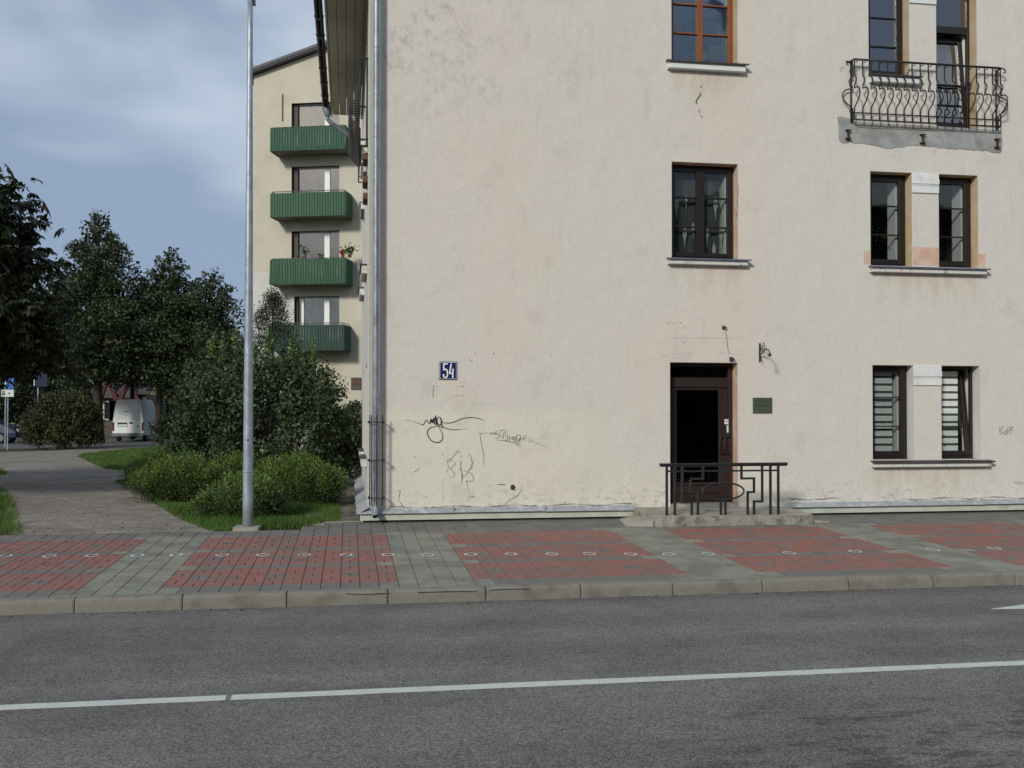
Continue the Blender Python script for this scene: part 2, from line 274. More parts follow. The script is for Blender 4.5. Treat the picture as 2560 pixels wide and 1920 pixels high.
# ------------------------------------------------------------------ builders
ORG = {}
def reg(o, loc): ORG[o.name] = np.array(loc, float); return o
def tag(o, label=None, cat=None, group=None, kind=None):
    if label: o['label'] = label
    if cat: o['category'] = cat
    if group: o['group'] = group
    if kind: o['kind'] = kind
    return o
def empty(name, loc, label, cat, group=None):
    o = bpy.data.objects.new(name, None); C.objects.link(o); o.location = loc; o.empty_display_size = .2
    tag(o, label, cat, group); return reg(o, loc)
def link(me, name, parent, org):
    o = bpy.data.objects.new(name, me); C.objects.link(o)
    if parent is not None:
        o.parent = parent; o.location = (0, 0, 0)
    else: o.location = org
    return reg(o, org)
class B:
    def __init__(s): s.v = []; s.f = []; s.mi = []; s.cur = 0; s.smooth = False
    def add(s, vs, fs):
        n = len(s.v); s.v += [tuple(map(float, p)) for p in vs]; s.f += [tuple(i+n for i in f) for f in fs]; s.mi += [s.cur]*len(fs); return s
    def quad(s, a, b, c, d): return s.add([a, b, c, d], [(0, 1, 2, 3)])
    def box(s, x0, x1, y0, y1, z0, z1):
        return s.add([(x0, y0, z0), (x1, y0, z0), (x1, y1, z0), (x0, y1, z0), (x0, y0, z1), (x1, y0, z1), (x1, y1, z1), (x0, y1, z1)],
                     [(0, 3, 2, 1), (4, 5, 6, 7), (0, 1, 5, 4), (1, 2, 6, 5), (2, 3, 7, 6), (3, 0, 4, 7)])
    def bbox(s, x0, x1, y0, y1, z0, z1, c=.005):     # box with its front (-y) edges chamfered
        vs = [(x0+c, y0, z0+c), (x1-c, y0, z0+c), (x1-c, y0, z1-c), (x0+c, y0, z1-c), (x0, y0+c, z0), (x1, y0+c, z0), (x1, y0+c, z1), (x0, y0+c, z1), (x0, y1, z0), (x1, y1, z0), (x1, y1, z1), (x0, y1, z1)]
        return s.add(vs, [(0, 1, 2, 3), (0, 4, 5, 1), (1, 5, 6, 2), (2, 6, 7, 3), (3, 7, 4, 0), (4, 8, 9, 5), (5, 9, 10, 6), (6, 10, 11, 7), (7, 11, 8, 4), (8, 11, 10, 9)])
    def prism(s, pts, z0, z1):                       # polygon in xy, z0/z1 numbers or functions
        n = len(pts); f0 = z0 if callable(z0) else (lambda x, y: z0); f1 = z1 if callable(z1) else (lambda x, y: z1)
        vs = [(x, y, f0(x, y)) for x, y in pts]+[(x, y, f1(x, y)) for x, y in pts]
        return s.add(vs, [tuple(range(n-1, -1, -1)), tuple(range(n, 2*n))]+[(i, (i+1) % n, n+(i+1) % n, n+i) for i in range(n)])
    def xz(s, pts, y0, y1):                          # polygon in xz, given depth
        n = len(pts); vs = [(x, y0, z) for x, z in pts]+[(x, y1, z) for x, z in pts]
        return s.add(vs, [tuple(range(n)), tuple(range(2*n-1, n-1, -1))]+[(i, n+i, n+(i+1) % n, (i+1) % n) for i in range(n)])
    def tube(s, pts, r, n=8, cap=True):
        pts = [Vector(p) for p in pts]; rr = r if hasattr(r, '__len__') else [r]*len(pts); base = len(s.v); k = len(pts); up = None
        for i, p in enumerate(pts):
            d = (pts[min(i+1, k-1)]-pts[max(i-1, 0)]).normalized()
            if up is None: up = Vector((0, 0, 1)) if abs(d.z) < .9 else Vector((0, 1, 0))
            a = d.cross(up)
            if a.length < 1e-4: a = d.cross(Vector((1, 0, 0)))
            a.normalize(); b = a.cross(d).normalized(); up = b
            for j in range(n):
                t = 2*math.pi*j/n; q = p+(a*math.cos(t)+b*math.sin(t))*rr[i]; s.v.append(tuple(q))
        for i in range(k-1):
            for j in range(n):
                s.f.append((base+i*n+j, base+i*n+(j+1) % n, base+(i+1)*n+(j+1) % n, base+(i+1)*n+j)); s.mi.append(s.cur)
        if cap:
            s.f += [tuple(base+j for j in range(n-1, -1, -1)), tuple(base+(k-1)*n+j for j in range(n))]; s.mi += [s.cur]*2
        return s
    def lathe(s, c, prof, n=16):                     # prof: (r, z)
        base = len(s.v)
        for r, z in prof:
            for j in range(n): t = 2*math.pi*j/n; s.v.append((c[0]+r*math.cos(t), c[1]+r*math.sin(t), c[2]+z))
        for i in range(len(prof)-1):
            for j in range(n): s.f.append((base+i*n+j, base+i*n+(j+1) % n, base+(i+1)*n+(j+1) % n, base+(i+1)*n+j)); s.mi.append(s.cur)
        s.f.append(tuple(base+(len(prof)-1)*n+j for j in range(n))); s.f.append(tuple(base+j for j in range(n-1, -1, -1))); s.mi += [s.cur]*2
        return s
    def build(s, name, m, parent=None, org=None, smooth=False, xf=None):
        if parent is not None: org = ORG[parent.name]
        if org is None: org = (0, 0, 0)
        me = bpy.data.meshes.new(name); o = np.array(org, float)
        V = np.array(s.v, float)
        if xf is not None: V = xf(V)
        me.from_pydata([tuple(p) for p in (V-o)], [], s.f)
        for mm in (m if isinstance(m, (list, tuple)) else [m]): me.materials.append(mm)
        if isinstance(m, (list, tuple)): me.polygons.foreach_set('material_index', s.mi)
        if smooth: me.polygons.foreach_set('use_smooth', [True]*len(me.polygons))
        me.update(); return link(me, name, parent, tuple(o))

def fast(name, V, k, m, parent=None, org=(0, 0, 0), mi=None):
    """V: (n*k, 3) verts, each consecutive k verts is one face"""
    if parent is not None: org = ORG[parent.name]
    V = V-np.array(org); n = len(V); nf = n//k; me = bpy.data.meshes.new(name)
    me.vertices.add(n); me.vertices.foreach_set('co', V.astype(np.float32).ravel()); me.loops.add(n); me.loops.foreach_set('vertex_index', np.arange(n, dtype=np.int32))
    me.polygons.add(nf); me.polygons.foreach_set('loop_start', np.arange(0, n, k, dtype=np.int32))
    try: me.polygons.foreach_set('loop_total', np.full(nf, k, dtype=np.int32))
    except Exception: pass
    for mm in (m if isinstance(m, (list, tuple)) else [m]): me.materials.append(mm)
    if mi is not None: me.polygons.foreach_set('material_index', mi.astype(np.int32))
    me.update(calc_edges=True); me.validate(); return link(me, name, parent, tuple(org))

SL = 0.025
def structure(o, name=None):
    o['kind'] = 'structure'; return o

# ================================================================== SETTING
YF, XC = 4.96, 2.57                # facade plane, its left corner
ZR = -.136
GZ = 0.108                          # park ground level
b = B(); b.box(-2000, 2000, -700, 3000, -.9, -.30); structure(b.build('ground', M['farground']))
b = B(); b.box(-150, 150, -8.8, -.15, -.28, ZR); structure(b.build('road', M['asphalt']))
b = B(); b.box(-150, 150, -13.5, -8.8, -.28, -.02); structure(b.build('opposite_pavement', M['pathfar']))
b = B(); b.box(-150, 150, 4.36, 200, -.28, GZ-.03); structure(b.build('park_ground', M['grassbase']))
# back road beyond the park
b = B(); b.box(-150, 40, 38.0, 39.4, GZ-.006, GZ+.02); b.box(-150, 60, 39.4, 62, GZ-.006, GZ+.004); structure(b.build('back_road', M['backroad']))

# road paint
lp = [on(0, 1767, ZR), on(2560, 1660, ZR)]; ly = (lp[0][1]+lp[1][1])/2
gx = on(570, 1745, ZR)[0]; cx2 = on(2345, 1668, ZR)[0]
b = B()
def strip(b, xa, xb, ya, yb, z0, z1):
    n = max(2, int((xb-xa)/.25)); top = []; bot = []
    for i in range(n+1):
        x = xa+(xb-xa)*i/n; top.append((x, yb+rnd.uniform(-.003, .003))); bot.append((x, ya+rnd.uniform(-.003, .003)))
    for i in range(n): b.prism([bot[i], bot[i+1], top[i+1], top[i]], z0, z1)
strip(b, -60, gx-.014, ly-.055, ly+.055, ZR+.001, ZR+.005); strip(b, gx+.022, cx2-.006, ly-.055, ly+.055, ZR+.001, ZR+.005); strip(b, cx2+.006, 60, ly-.055, ly+.055, ZR+.001, ZR+.005)
structure(b.build('painted_lane_line', M['roadpaint']))
b = B(); b.box(gx-.016, gx+.024, ly-.052, ly+.052, ZR+.0005, ZR+.003); structure(b.build('worn_paint_gap', M['kerb']))
a0 = on(2478, 1523, ZR); a1 = on(2560, 1511, ZR); a2 = on(2560, 1522, ZR)
b = B(); b.prism([(a0[0], a0[1]), (a2[0]+.02, a2[1]), (a2[0]+1.6, a2[1]-.02), (a2[0]+1.6, a1[1]+.20), (a1[0], a1[1]-.02)], ZR+.001, ZR+.005); structure(b.build('painted_arrow', M['roadpaint']))

# pavement: sub-base, kerb stones, pavers -------------------------------------------------
pv = B(); zb = lambda x, y: SL*y-.012
pv.prism([(-60, 0.0), (60, 0.0), (60, 5.06), (1.72, 5.06), (1.72, 4.40), (-60, 4.40)], -.28, zb)
pav = structure(pv.build('pavement', M['joint']))
# kerb stones, each one metre long with a rounded nose
prof = [(0, -.27), (0, 0.0), (-.03, .002), (-.105, .002), (-.132, -.006), (-.147, -.025), (-.152, -.055), (-.156, ZR-.02), (-.156, -.27)]
def kerb_mesh(L, seed):
    r = random.Random(seed); b = B(); n = len(prof); xs = [0, .012, L*.3, L*.6, L-.012, L]; k = len(xs)
    for i, x in enumerate(xs):
        inset = .006 if i in (0, k-1) else 0
        for (y, z) in prof: b.v.append((x, y+(inset if y < -.09 else 0)+(r.uniform(-.0015, .0015) if y < -.09 else 0), z-(inset if z > -.03 else 0)))
    for i in range(k-1):
        for j in range(n): b.f.append((i*n+j, i*n+(j+1) % n, (i+1)*n+(j+1) % n, (i+1)*n+j)); b.mi.append(0)
    b.f += [tuple(range(n-1, -1, -1)), tuple((k-1)*n+j for j in range(n))]; b.mi += [0, 0]; return b
kx0 = on(189, 1531, ZR)[0]
kmesh = [kerb_mesh(.988, s).build('kerb_stone', M['kerb'], pav).data for s in range(3)]
for o in [x for x in list(C.objects) if x.name.startswith('kerb_stone')]: bpy.data.objects.remove(o)
for i in range(-9, 22):
    o = bpy.data.objects.new('kerb_stone', kmesh[(i*7) % 3]); C.objects.link(o); o.parent = pav; o.location = (kx0+i*.997, 0, rnd.uniform(-.003, .003)); o.rotation_euler = (0, rnd.uniform(-.0015, .0015), 0)
b = B(); b.box(-60, kx0-9*.997-.01, -.155, 0, -.27, 0); b.box(kx0+22*.997-.009, 60, -.155, 0, -.27, 0); b.build('kerb_run', M['kerb'], pav)['kind'] = 'stuff'

for px in (((862, 1484), (900, 1485.5), (935, 1485), (960, 1483.5), (975, 1482.5)), ((1044, 1481), (1080, 1480), (1115, 1479), (1150, 1478.5), (1192, 1479)), ((1226, 1475.5), (1262, 1473), (1292, 1472.5), (1325, 1472))):
    q = [at(x, y, -.1605) for x, y in px]; b = B()
    for a_, c_ in zip(q, q[1:]): b.quad((a_[0], -.1605, a_[2]-.003), (c_[0], -.1605, c_[2]-.003), (c_[0], -.1605, c_[2]+.003), (a_[0], -.1605, a_[2]+.003))
    b.build('kerb_crack', M['gap'], pav)
Y0 = .307                            # front row depth
def cell_color(i, row):              # i: column of 0.2 m, row: -1 front row, then 0,1,2...
    c = (i+2) % 16
    wide = row in (-1, 5, 11, 17)
    if row >= 18: return 'dark'
    if c < 4-0 and c >= 0 and c <= 3 and not wide: return 'light' if c < 3 or c == 3 else 'red'
    if wide and (c <= 3 or c == 15 or c == 4): return 'light'
    if wide: return 'dark'
    return 'red'
def paver_geo(x0, x1, y0, y1, dz):
    g = .0028; c = .0045; h = .004
    x0 += g; x1 -= g; y0 += g; y1 -= g; z = lambda y: SL*y+dz
    v = [(x0+c, y0+c, z(y0)), (x1-c, y0+c, z(y0)), (x1-c, y1-c, z(y1)), (x0+c, y1-c, z(y1)), (x0, y0, z(y0)-h), (x1, y0, z(y0)-h), (x1, y1, z(y1)-h), (x0, y1, z(y1)-h), (x0, y0, z(y0)-.02), (x1, y0, z(y0)-.02), (x1, y1, z(y1)-.02), (x0, y1, z(y1)-.02)]
    f = [(0, 1, 2, 3), (4, 5, 1, 0), (5, 6, 2, 1), (6, 7, 3, 2), (7, 4, 0, 3), (8, 9, 5, 4), (9, 10, 6, 5), (10, 11, 7, 6), (11, 8, 4, 7)]
    return v, f
cells = []
for i in range(-34, 82):
    for row in range(-1, 24):
        y0 = 0.006 if row < 0 else Y0+row*.2; y1 = Y0 if row < 0 else y0+.2; x0 = i*.2; x1 = x0+.2
        if x1 <= 1.75 and y0 > 4.30: continue
        if y0 > 4.95: continue
        y1 = min(y1, 5.05)
        if x0 > 6.55 and x1 < 9.35 and y0 > 3.95: continue
        col = cell_color(i, row); pair = False
        if col == 'red':
            sec = 0 if row < 5 else (1 if row < 11 else 2); rr = row-(0, 6, 12)[sec]
            pair = (i+row) % 2 == 1 if sec != 1 else (i+row) % 2 == 1
            if rr == 2 and i % 4 == 3: col = 'dark'
        
        if pair: cells += [(x0, x0+.1, y0, y1, col), (x0+.1, x1, y0, y1, col)]
        else: cells.append((x0, x1, y0, y1, col))
def vis(c):
    x = (c[0]+c[1])/2; y = (c[2]+c[3])/2; d = np.array([x, y, SL*y])-CAM; u = PX0+F_PX*(d@RV)/(d@WV); dist = float(np.linalg.norm(d))
    return (c[1]-c[0])*(c[3]-c[2])/dist**3 if 0 < u < 2560 else 0
order = sorted(range(len(cells)), key=lambda k: -vis(cells[k])); single = set(order[:290])
acc = {'red': B(), 'dark': B(), 'light': B()}; shared = {}
for k, c in enumerate(cells):
    dz = rnd.uniform(-.0016, .0016)
    if k in single:
        key = (round(c[1]-c[0], 3), round(c[3]-c[2], 3), c[4])
        if key not in shared:
            v, f = paver_geo(0, c[1]-c[0], 0, c[3]-c[2], 0); bb = B(); bb.add(v, f); me = bpy.data.meshes.new('paver'); me.from_pydata(bb.v, [], bb.f); me.materials.append(M[c[4]]); shared[key] = me
        o = bpy.data.objects.new('paver', shared[key]); C.objects.link(o); o.parent = pav; o.location = (c[0], c[2], SL*c[2]+dz); o.rotation_euler = (rnd.uniform(-.004, .004), rnd.uniform(-.006, .006), 0)
    else:
        v, f = paver_geo(*c[:4], dz); acc[c[4]].add(v, f)
for k, nm in (('red', 'red_pavers'), ('dark', 'dark_pavers'), ('light', 'pale_pavers')):
    acc[k].build(nm, M[k], pav)['kind'] = 'stuff'
# painted rings
rings = [(13, 1390.5), (123.9, 1391), (230.6, 1389.4), (343.5, 1388.8), (441, 1387.9), (555.6, 1388.2), (657.3, 1387.9), (761.2, 1387.7), (865.6, 1387.8), (970, 1387.5), (1069.3, 1388), (1176.7, 1386.5), (1277, 1385.6), (1380, 1385.6), (1473.8, 1385), (1576.5, 1385.8), (1672, 1386.4), (1770.4, 1385.7), (1973.1, 1383), (2138.2, 1379.3), (2332.8, 1375.3), (2486.2, 1371.3)]
for x, y in rings:
    p = slope(x, y); bb = B(); n = 14; ro = (.080, .104); th = .024; vs = []; wa = rnd.uniform(0, 6)
    for j in range(n):
        t = 2*math.pi*j/n; w = th*(1+.3*math.sin(2*t+wa))
        for (rx, ry) in ((ro[0], ro[1]), (ro[0]-w, ro[1]-w*1.25)):
            xx = p[0]+rx*math.cos(t); yy = p[1]+ry*math.sin(t); vs.append((xx, yy, SL*yy+.0045))
    gapj = rnd.randrange(n*3)
    bb.add(vs, [(2*j, 2*((j+1) % n), 2*((j+1) % n)+1, 2*j+1) for j in range(n) if j != gapj]); bb.build('painted_ring', M['ringpaint'], pav)

# park path ------------------------------------------------------------------------------
def gpoly(px, z=GZ): return [tuple(on(x, y, z)[:2]) for x, y in px]
outer = gpoly([(60, 1334), (524, 1327.5), (492, 1316), (458, 1302), (428, 1286), (392, 1262), (366, 1240), (330, 1222), (290, 1210), (285, 1204), (318, 1196), (420, 1190), (620, 1186), (890, 1184), (890, 1158), (620, 1158), (420, 1172), (300, 1176), (262, 1172), (238, 1162), (214, 1150), (192, 1140), (215, 1133), (300, 1124), (420, 1113), (560, 1108), (560, 1102), (330, 1112), (140, 1126), (-60, 1133), (-400, 1140), (-400, 1160), (-60, 1166), (8, 1176), (20, 1186), (-60, 1192), (-250, 1200), (-250, 1216), (-20, 1212), (18, 1225), (34, 1250), (50, 1290)])
import mathutils.geometry as mg
def poly_mesh(poly, z0, z1):
    b = B(); tris = mg.tessellate_polygon([[Vector((x, y, 0)) for x, y in poly]]); n = len(poly)
    vs = [(x, y, z1) for x, y in poly]+[(x, y, z0) for x, y in poly]; fs = []
    for t in tris:
        a, bb, c = [Vector((*poly[i], 0)) for i in t]
        fs.append(tuple(t) if (bb-a).cross(c-a).z > 0 else tuple(reversed(t)))
    b.add(vs, fs+[(i, n+i, n+(i+1) % n, (i+1) % n) for i in range(n)]); return b
path = structure(poly_mesh(outer, GZ-.06, GZ-.014).build('park_path', M['joint']))
farp = [(x, max(y, 19.36)) for x, y in outer]
poly_mesh(farp, GZ-.06, GZ-.002).build('far_paving', M['pathfar'], path)
def inside(P, poly):
    x, y = P[..., 0], P[..., 1]; r = np.zeros(x.shape, bool); n = len(poly); j = n-1
    for i in range(n):
        xi, yi = poly[i]; xj, yj = poly[j]; c = ((yi > y) != (yj > y)) & (x < (xj-xi)*(y-yi)/((yj-yi)+1e-12)+xi); r ^= c; j = i
    return r
pb = B(); ang = math.radians(7)
for r in range(0, 150):
    for q in range(-50, 34):
        u = q*.2+(.1 if r % 2 else 0); v = 4.36+r*.1
        x = u+.12*(v-4.4)*0; y = v; 
        cs = np.array([[x+.02, y+.02], [x+.18, y+.08], [x+.1, y+.05]])
        if inside(cs, outer).any() and x < 1.0:
            dz = rnd.uniform(-.003, .003)+GZ; g = .0055
            pb.add([(x+g, y+g, dz), (x+.2-g, y+g, dz), (x+.2-g, y+.1-g, dz), (x+g, y+.1-g, dz), (x, y, dz-.012), (x+.2, y, dz-.012), (x+.2, y+.1, dz-.012), (x, y+.1, dz-.012)], [(0, 1, 2, 3), (4, 5, 1, 0), (5, 6, 2, 1), (6, 7, 3, 2), (7, 4, 0, 3)])
pb.build('path_pavers', M['pathbrick'], path)['kind'] = 'stuff'
soilp = [(1.72, 5.06), (2.45, 5.06), (2.45, 20), (1.2, 20), (1.05, 13), (1.35, 9), (1.6, 6.2), (1.55, 5.4)]
structure(poly_mesh(soilp, GZ-.05, GZ+.006).build('soil_strip', M['soil']))
# low concrete edging at the end of the pavement
e = slope(795, 1313); b = B(); b.prism([(e[0]-.14, e[1]-.05), (e[0]+.10, e[1]-.03), (e[0]+.12, e[1]+.12), (e[0]-.10, e[1]+.10)], .05, .135); b.prism([(e[0]+.10, 5.065), (2.45, 5.065), (2.45, 5.12), (e[0]+.1, 5.12)], .05, .135); structure(b.build('edging_stone', M['concrete_top']))

# ================================================================== NEAR BUILDING
bld = empty('corner_house', (XC, YF, 0), 'cream plastered corner house with dark window frames and graffiti by the road', 'building')
X1, Z1, YB = 16.2, 8.9, 13.0
openings = [(7.327, 8.458, .27, 2.593), (7.36, 8.472, 4.268, 5.805), (7.36, 8.472, 7.420, 8.96), (10.80, 11.528, 1.015, 2.578), (12.036, 12.738, 1.015, 2.578), (10.776, 11.517, 4.226, 5.786), (12.007, 12.724, 4.226, 5.786), (10.757, 11.485, 7.392, 8.96), (11.978, 12.719, 6.575, 8.96)]
side_open = [(6.5, 7.6, 4.27, 5.8), (9.6, 10.7, 4.27, 5.8), (6.5, 7.6, 1.05, 2.6), (9.6, 10.7, 1.05, 2.6), (6.3, 7.5, 6.2, 8.3), (9.6, 10.7, 7.2, 8.5)]
def cells_wall(b, u0, u1, z0, z1, ops, f):
    us = sorted({u0, u1, *[o[0] for o in ops], *[o[1] for o in ops], *np.arange(u0, u1, 1.7).round(3).tolist()}); zs = sorted({z0, z1, *[o[2] for o in ops], *[o[3] for o in ops]})
    for a, c in zip(us, us[1:]):
        for d, e_ in zip(zs, zs[1:]):
            um, zm = (a+c)/2, (d+e_)/2
            if any(o[0] < um < o[1] and o[2] < zm < o[3] for o in ops): continue
            b.quad(f(a, d), f(c, d), f(c, e_), f(a, e_))
APX, APZ = 9.4, 15.0
wb = B(); cells_wall(wb, XC, X1, .14, 9.2, openings, lambda u, z: (u, YF, z))
wb.add([(XC, YF, 9.2), (X1, YF, 9.2), (APX, YF, APZ)], [(0, 1, 2)])
wb.build('front_wall', M['facade'], bld)
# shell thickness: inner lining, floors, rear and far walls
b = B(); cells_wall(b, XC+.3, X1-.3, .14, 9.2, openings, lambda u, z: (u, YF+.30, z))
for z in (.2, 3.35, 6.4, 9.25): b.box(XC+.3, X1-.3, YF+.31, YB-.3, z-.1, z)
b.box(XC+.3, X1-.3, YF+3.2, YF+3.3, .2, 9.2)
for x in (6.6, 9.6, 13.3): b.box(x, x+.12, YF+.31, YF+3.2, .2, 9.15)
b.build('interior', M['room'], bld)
sb = B(); cells_wall(sb, YF, YB, .14, Z1, side_open, lambda u, z: (XC, u, z)); sb.quad((XC, YF, Z1), (XC, YB, Z1), (XC, YB, 9.2), (XC, YF, 9.2)); sb.build('side_wall', M['sidewall'], bld)
b = B(); b.quad((X1, YF, .14), (X1, YB, .14), (X1, YB, 9.2), (X1, YF, 9.2)); b.quad((XC, YB, .14), (XC, YB, 9.2), (X1, YB, 9.2), (X1, YB, .14)); b.add([(XC, YB, 9.2), (APX, YB, APZ), (X1, YB, 9.2)], [(0, 1, 2)]); b.build('rear_wall', M['sidewall'], bld)
# roof with wide eave, soffit and gutter on the left side
b = B(); EX, EZ = 1.84, 8.82; sl = (APZ-EZ)/(APX-EX)
for sgn, ex in ((1, EX), (-1, 2*APX-EX)):
    b.add([(ex, YF-.04, EZ), (APX, YF-.04, APZ+.05), (APX, YB+.1, APZ+.05), (ex, YB+.1, EZ), (ex, YF-.04, EZ+.12), (APX, YF-.04, APZ+.2), (APX, YB+.1, APZ+.2), (ex, YB+.1, EZ+.12)], [(0, 1, 2, 3), (7, 6, 5, 4), (0, 4, 5, 1), (3, 2, 6, 7), (0, 3, 7, 4)])
b.build('roof', M['roof'], bld)
b = B()
for i in range(4): b.box(XC-.68+i*.16, XC-.68+i*.16+.152, YF+.02, YB+.08, 8.70+(.0 if i else -.0), 8.735)
b.box(XC-.04, XC-.004, YF+.02, YB+.08, 8.62, 8.70)
b.box(XC-.72, XC-.69, YF+.0, YB+.1, 8.66, 8.82); b.build('soffit', M['soffit'], bld)
g = B()
for i in range(9):
    y0 = YF+.0+i*.9; y1 = y0+.9
    if i == 8: y1 = YB+.05
    pr = [(XC-.84+.075*math.cos(t), 8.86-.015*i*0+.075*math.sin(t)) for t in np.linspace(math.pi, 2*math.pi, 8)]
    pr += [(x*.0+(XC-.84)+(x-(XC-.84))*.9, z+.0) for x, z in reversed(pr)]
    vs = [(x, y0, z) for x, z in pr]+[(x, y1-.006, z) for x, z in pr]; n = len(pr)
    g.add(vs, [(j, (j+1) % n, n+(j+1) % n, n+j) for j in range(n)])
    g.tube([(XC-.84+.082*math.cos(t), y1, 8.86+.082*math.sin(t)) for t in np.linspace(math.pi*.98, 2.02*math.pi, 8)], .008, 4)
g.build('gutter', M['gutter'], bld, smooth=True)
gp = B(); gx_ = XC-.80
gp.lathe((gx_, YB-.08, 8.58), [(.05, 0), (.06, .05), (.10, .12), (.11, .24), (.105, .25)], 12)
gp.tube([(gx_, YB-.08, 8.64), (gx_, YB-.06, 8.55), (gx_+.06, YB-.04, 8.48), (XC-.10, YB+.05, 8.08), (XC+.06, YB+.07, 7.95), (XC+.12, YB+.07, 7.8), (XC+.12, YB+.07, .4)], .052, 10)
gp.build('side_downpipe', M['pipe'], bld, smooth=True)

# --- windows ---------------------------------------------------------------------------
YW = YF+.185                                     # frame face
def reveal(o, m, nm='window_reveal', depth=.185, par=None, bottom=True):
    x0, x1, z0, z1 = o; b = B(); y1 = YF+depth+.06; e = .001
    b.quad((x0+e, YF+e, z0), (x0+e, y1, z0), (x0+e, y1, z1), (x0+e, YF+e, z1)); b.quad((x1-e, y1, z0), (x1-e, YF+e, z0), (x1-e, YF+e, z1), (x1-e, y1, z1)); b.quad((x0, YF+e, z1-e), (x1, YF+e, z1-e), (x1, y1, z1-e), (x0, y1, z1-e))
    if bottom: b.quad((x0, y1, z0+e), (x1, y1, z0+e), (x1, YF+e, z0+e), (x0, YF+e, z0+e))
    return b.build(nm, m, par)
def sash(b, x0, x1, z0, z1, t, y0=YW, d=.06, bt=None):
    bt = bt or t; b.bbox(x0, x0+t, y0, y0+d, z0, z1); b.bbox(x1-t, x1, y0, y0+d, z0, z1); b.bbox(x0+t, x1-t, y0+.002, y0+d, z1-t, z1); b.bbox(x0+t, x1-t, y0+.002, y0+d, z0, z0+bt)
def pane(x0, x1, z0, z1, par, m=None, y=None):
    y = YW+.03 if y is None else y; b = B(); b.box(x0, x1, y, y+.004, z0, z1); return b.build('pane', m or M['glass'], par)
def inner_reveal(o, par, w=.14):
    x0, x1, z0, z1 = o; b = B(); b.quad((x1-.02, YW+.07, z0), (x1-.02, YW+.34, z0), (x1-.02, YW+.34, z1), (x1-.02, YW+.07, z1)) if False else None
    b.box(x1-w, x1+.05, YW+.09, YW+.34, z0-.02, z1+.02); b.box(x0-.06, x0+.03, YW+.10, YW+.52, z0-.02, z1+.02); b.box(x0-.06, x1+.05, YW+.07, YW+.60, z0-.04, z0+.02)
    return b.build('inner_reveal', M['inner'], par)
def sill(x0, x1, z, par, metal, block, lip=.05, zb=.085, over=.10):
    b = B(); t = .012
    b.add([(x0, YF-over-.035, z-.022), (x1, YF-over-.035, z-.022), (x1-.08, YF+.18, z+.016), (x0+.08, YF+.18, z+.016), (x0, YF-over-.035, z-.022-t), (x1, YF-over-.035, z-.022-t), (x1-.08, YF+.18, z+.016-t), (x0+.08, YF+.18, z+.016-t)], [(0, 1, 2, 3), (7, 6, 5, 4), (0, 4, 5, 1), (1, 5, 6, 2), (2, 6, 7, 3), (3, 7, 4, 0)])
    b.box(x0+.005, x1-.005, YF-over-.037, YF-over-.030, z-.046, z-.022)
    b.build('window_sill', metal, par)
    b = B(); b.bbox(x0+.05, x1-.045, YF-over, YF-.001, z-.03-zb, z-.031, .006); b.build('sill_block', block, par)
# W2: middle storey, dark double casement
def two_light(o, fm, gm, nm, lab, cas=.055):
    x0, x1, z0, z1 = o; par = B(); sash(par, x0+.005, x1-.005, z0+.015, z1-.005, .04); w = par.build(nm, fm, bld); w['label'] = lab
    xm = (x0+x1)/2-.01; zs = [z0+.055, z0+.055+(z1-z0-.1)*.335, z0+.055+(z1-z0-.1)*.665, z1-.045]
    for (a, c) in ((x0+.046, xm-.002), (xm+.002, x1-.046)):
        s = B(); sash(s, a, c, zs[0]-.005, zs[3]+.0, cas, YW-.012, .06); s.build('casement', fm, w)
        for zz in zs[1:3]:
            m_ = B(); m_.bbox(a+cas, c-cas, YW-.002, YW+.045, zz-.012, zz+.012, .003); m_.build('glazing_bar', fm, w)
        for k in range(3): pane(a+cas-.005, c-cas+.005, zs[k]+(.012 if k else cas-.01), zs[k+1]-(.012 if k < 2 else cas-.01), w, gm)
    return w
W2 = two_light(openings[1], M['brown'], M['glass'], 'window', 'dark brown double casement with patterned net curtain', .062)
reveal(openings[1], M['peach'], par=W2); inner_reveal(openings[1], W2, .115); sill(7.235, 8.65, 4.268, W2, M['metal_sill'], M['sillplaster'])
def curtain(x0, x1, z0, z1, par, m, y=None, amp=.02, per=.11, nm='curtain'):
    y = YW+.16 if y is None else y; n = int((x1-x0)/.018); b = B()
    for i in range(n):
        xa = x0+(x1-x0)*i/n; xb = x0+(x1-x0)*(i+1)/n; ya = y+amp*math.sin(xa/per*6.28)+amp*.5*math.sin(xa*23); yb = y+amp*math.sin(xb/per*6.28)+amp*.5*math.sin(xb*23)
        b.quad((xa, ya, z0), (xb, yb, z0), (xb, yb, z1), (xa, ya, z1))
    return b.build(nm, m, par)
curtain(7.42, 8.30, 4.30, 5.75, W2, M['curtain'], amp=.015, per=.4)
def lace(cx, cz, s):
    lb = B()
    pts = [(0, .13), (.035, .05), (.03, -.01), (.012, -.05), (.003, -.2), (-.012, -.05), (-.03, -.0), (-.028, .05)]
    lb.xz([(cx+x*s, cz+z*s) for x, z in pts], YW+.125, YW+.128); lb.build('lace_motif', M['lace'], W2)
for (x, y, s) in ((1691, 520, 1), (1712, 592, 1), (1789, 518, 1.15), (1803, 592, 1.0), (1716, 505, .7), (1733, 575, .8), (1785, 630, .9), (1768, 590, .9)): p = at(x, y, YW+.12); lace(p[0], p[2]+.02, s*1.15)
# W3: top storey, orange wood
W3 = two_light(openings[2], M['orange'], M['glass_mid'], 'window', 'varnished orange wood double casement', .045)
reveal(openings[2], M['ochre'], par=W3); inner_reveal(openings[2], W3, .10); sill(7.235, 8.62, 7.42, W3, M['dark_sill'], M['trimwhite'], zb=.11)
curtain(7.42, 7.80, 7.45, 8.9, W3, M['curtain2']); curtain(8.25, 8.40, 7.9, 8.9, W3, M['curtain2'], nm='curtain')
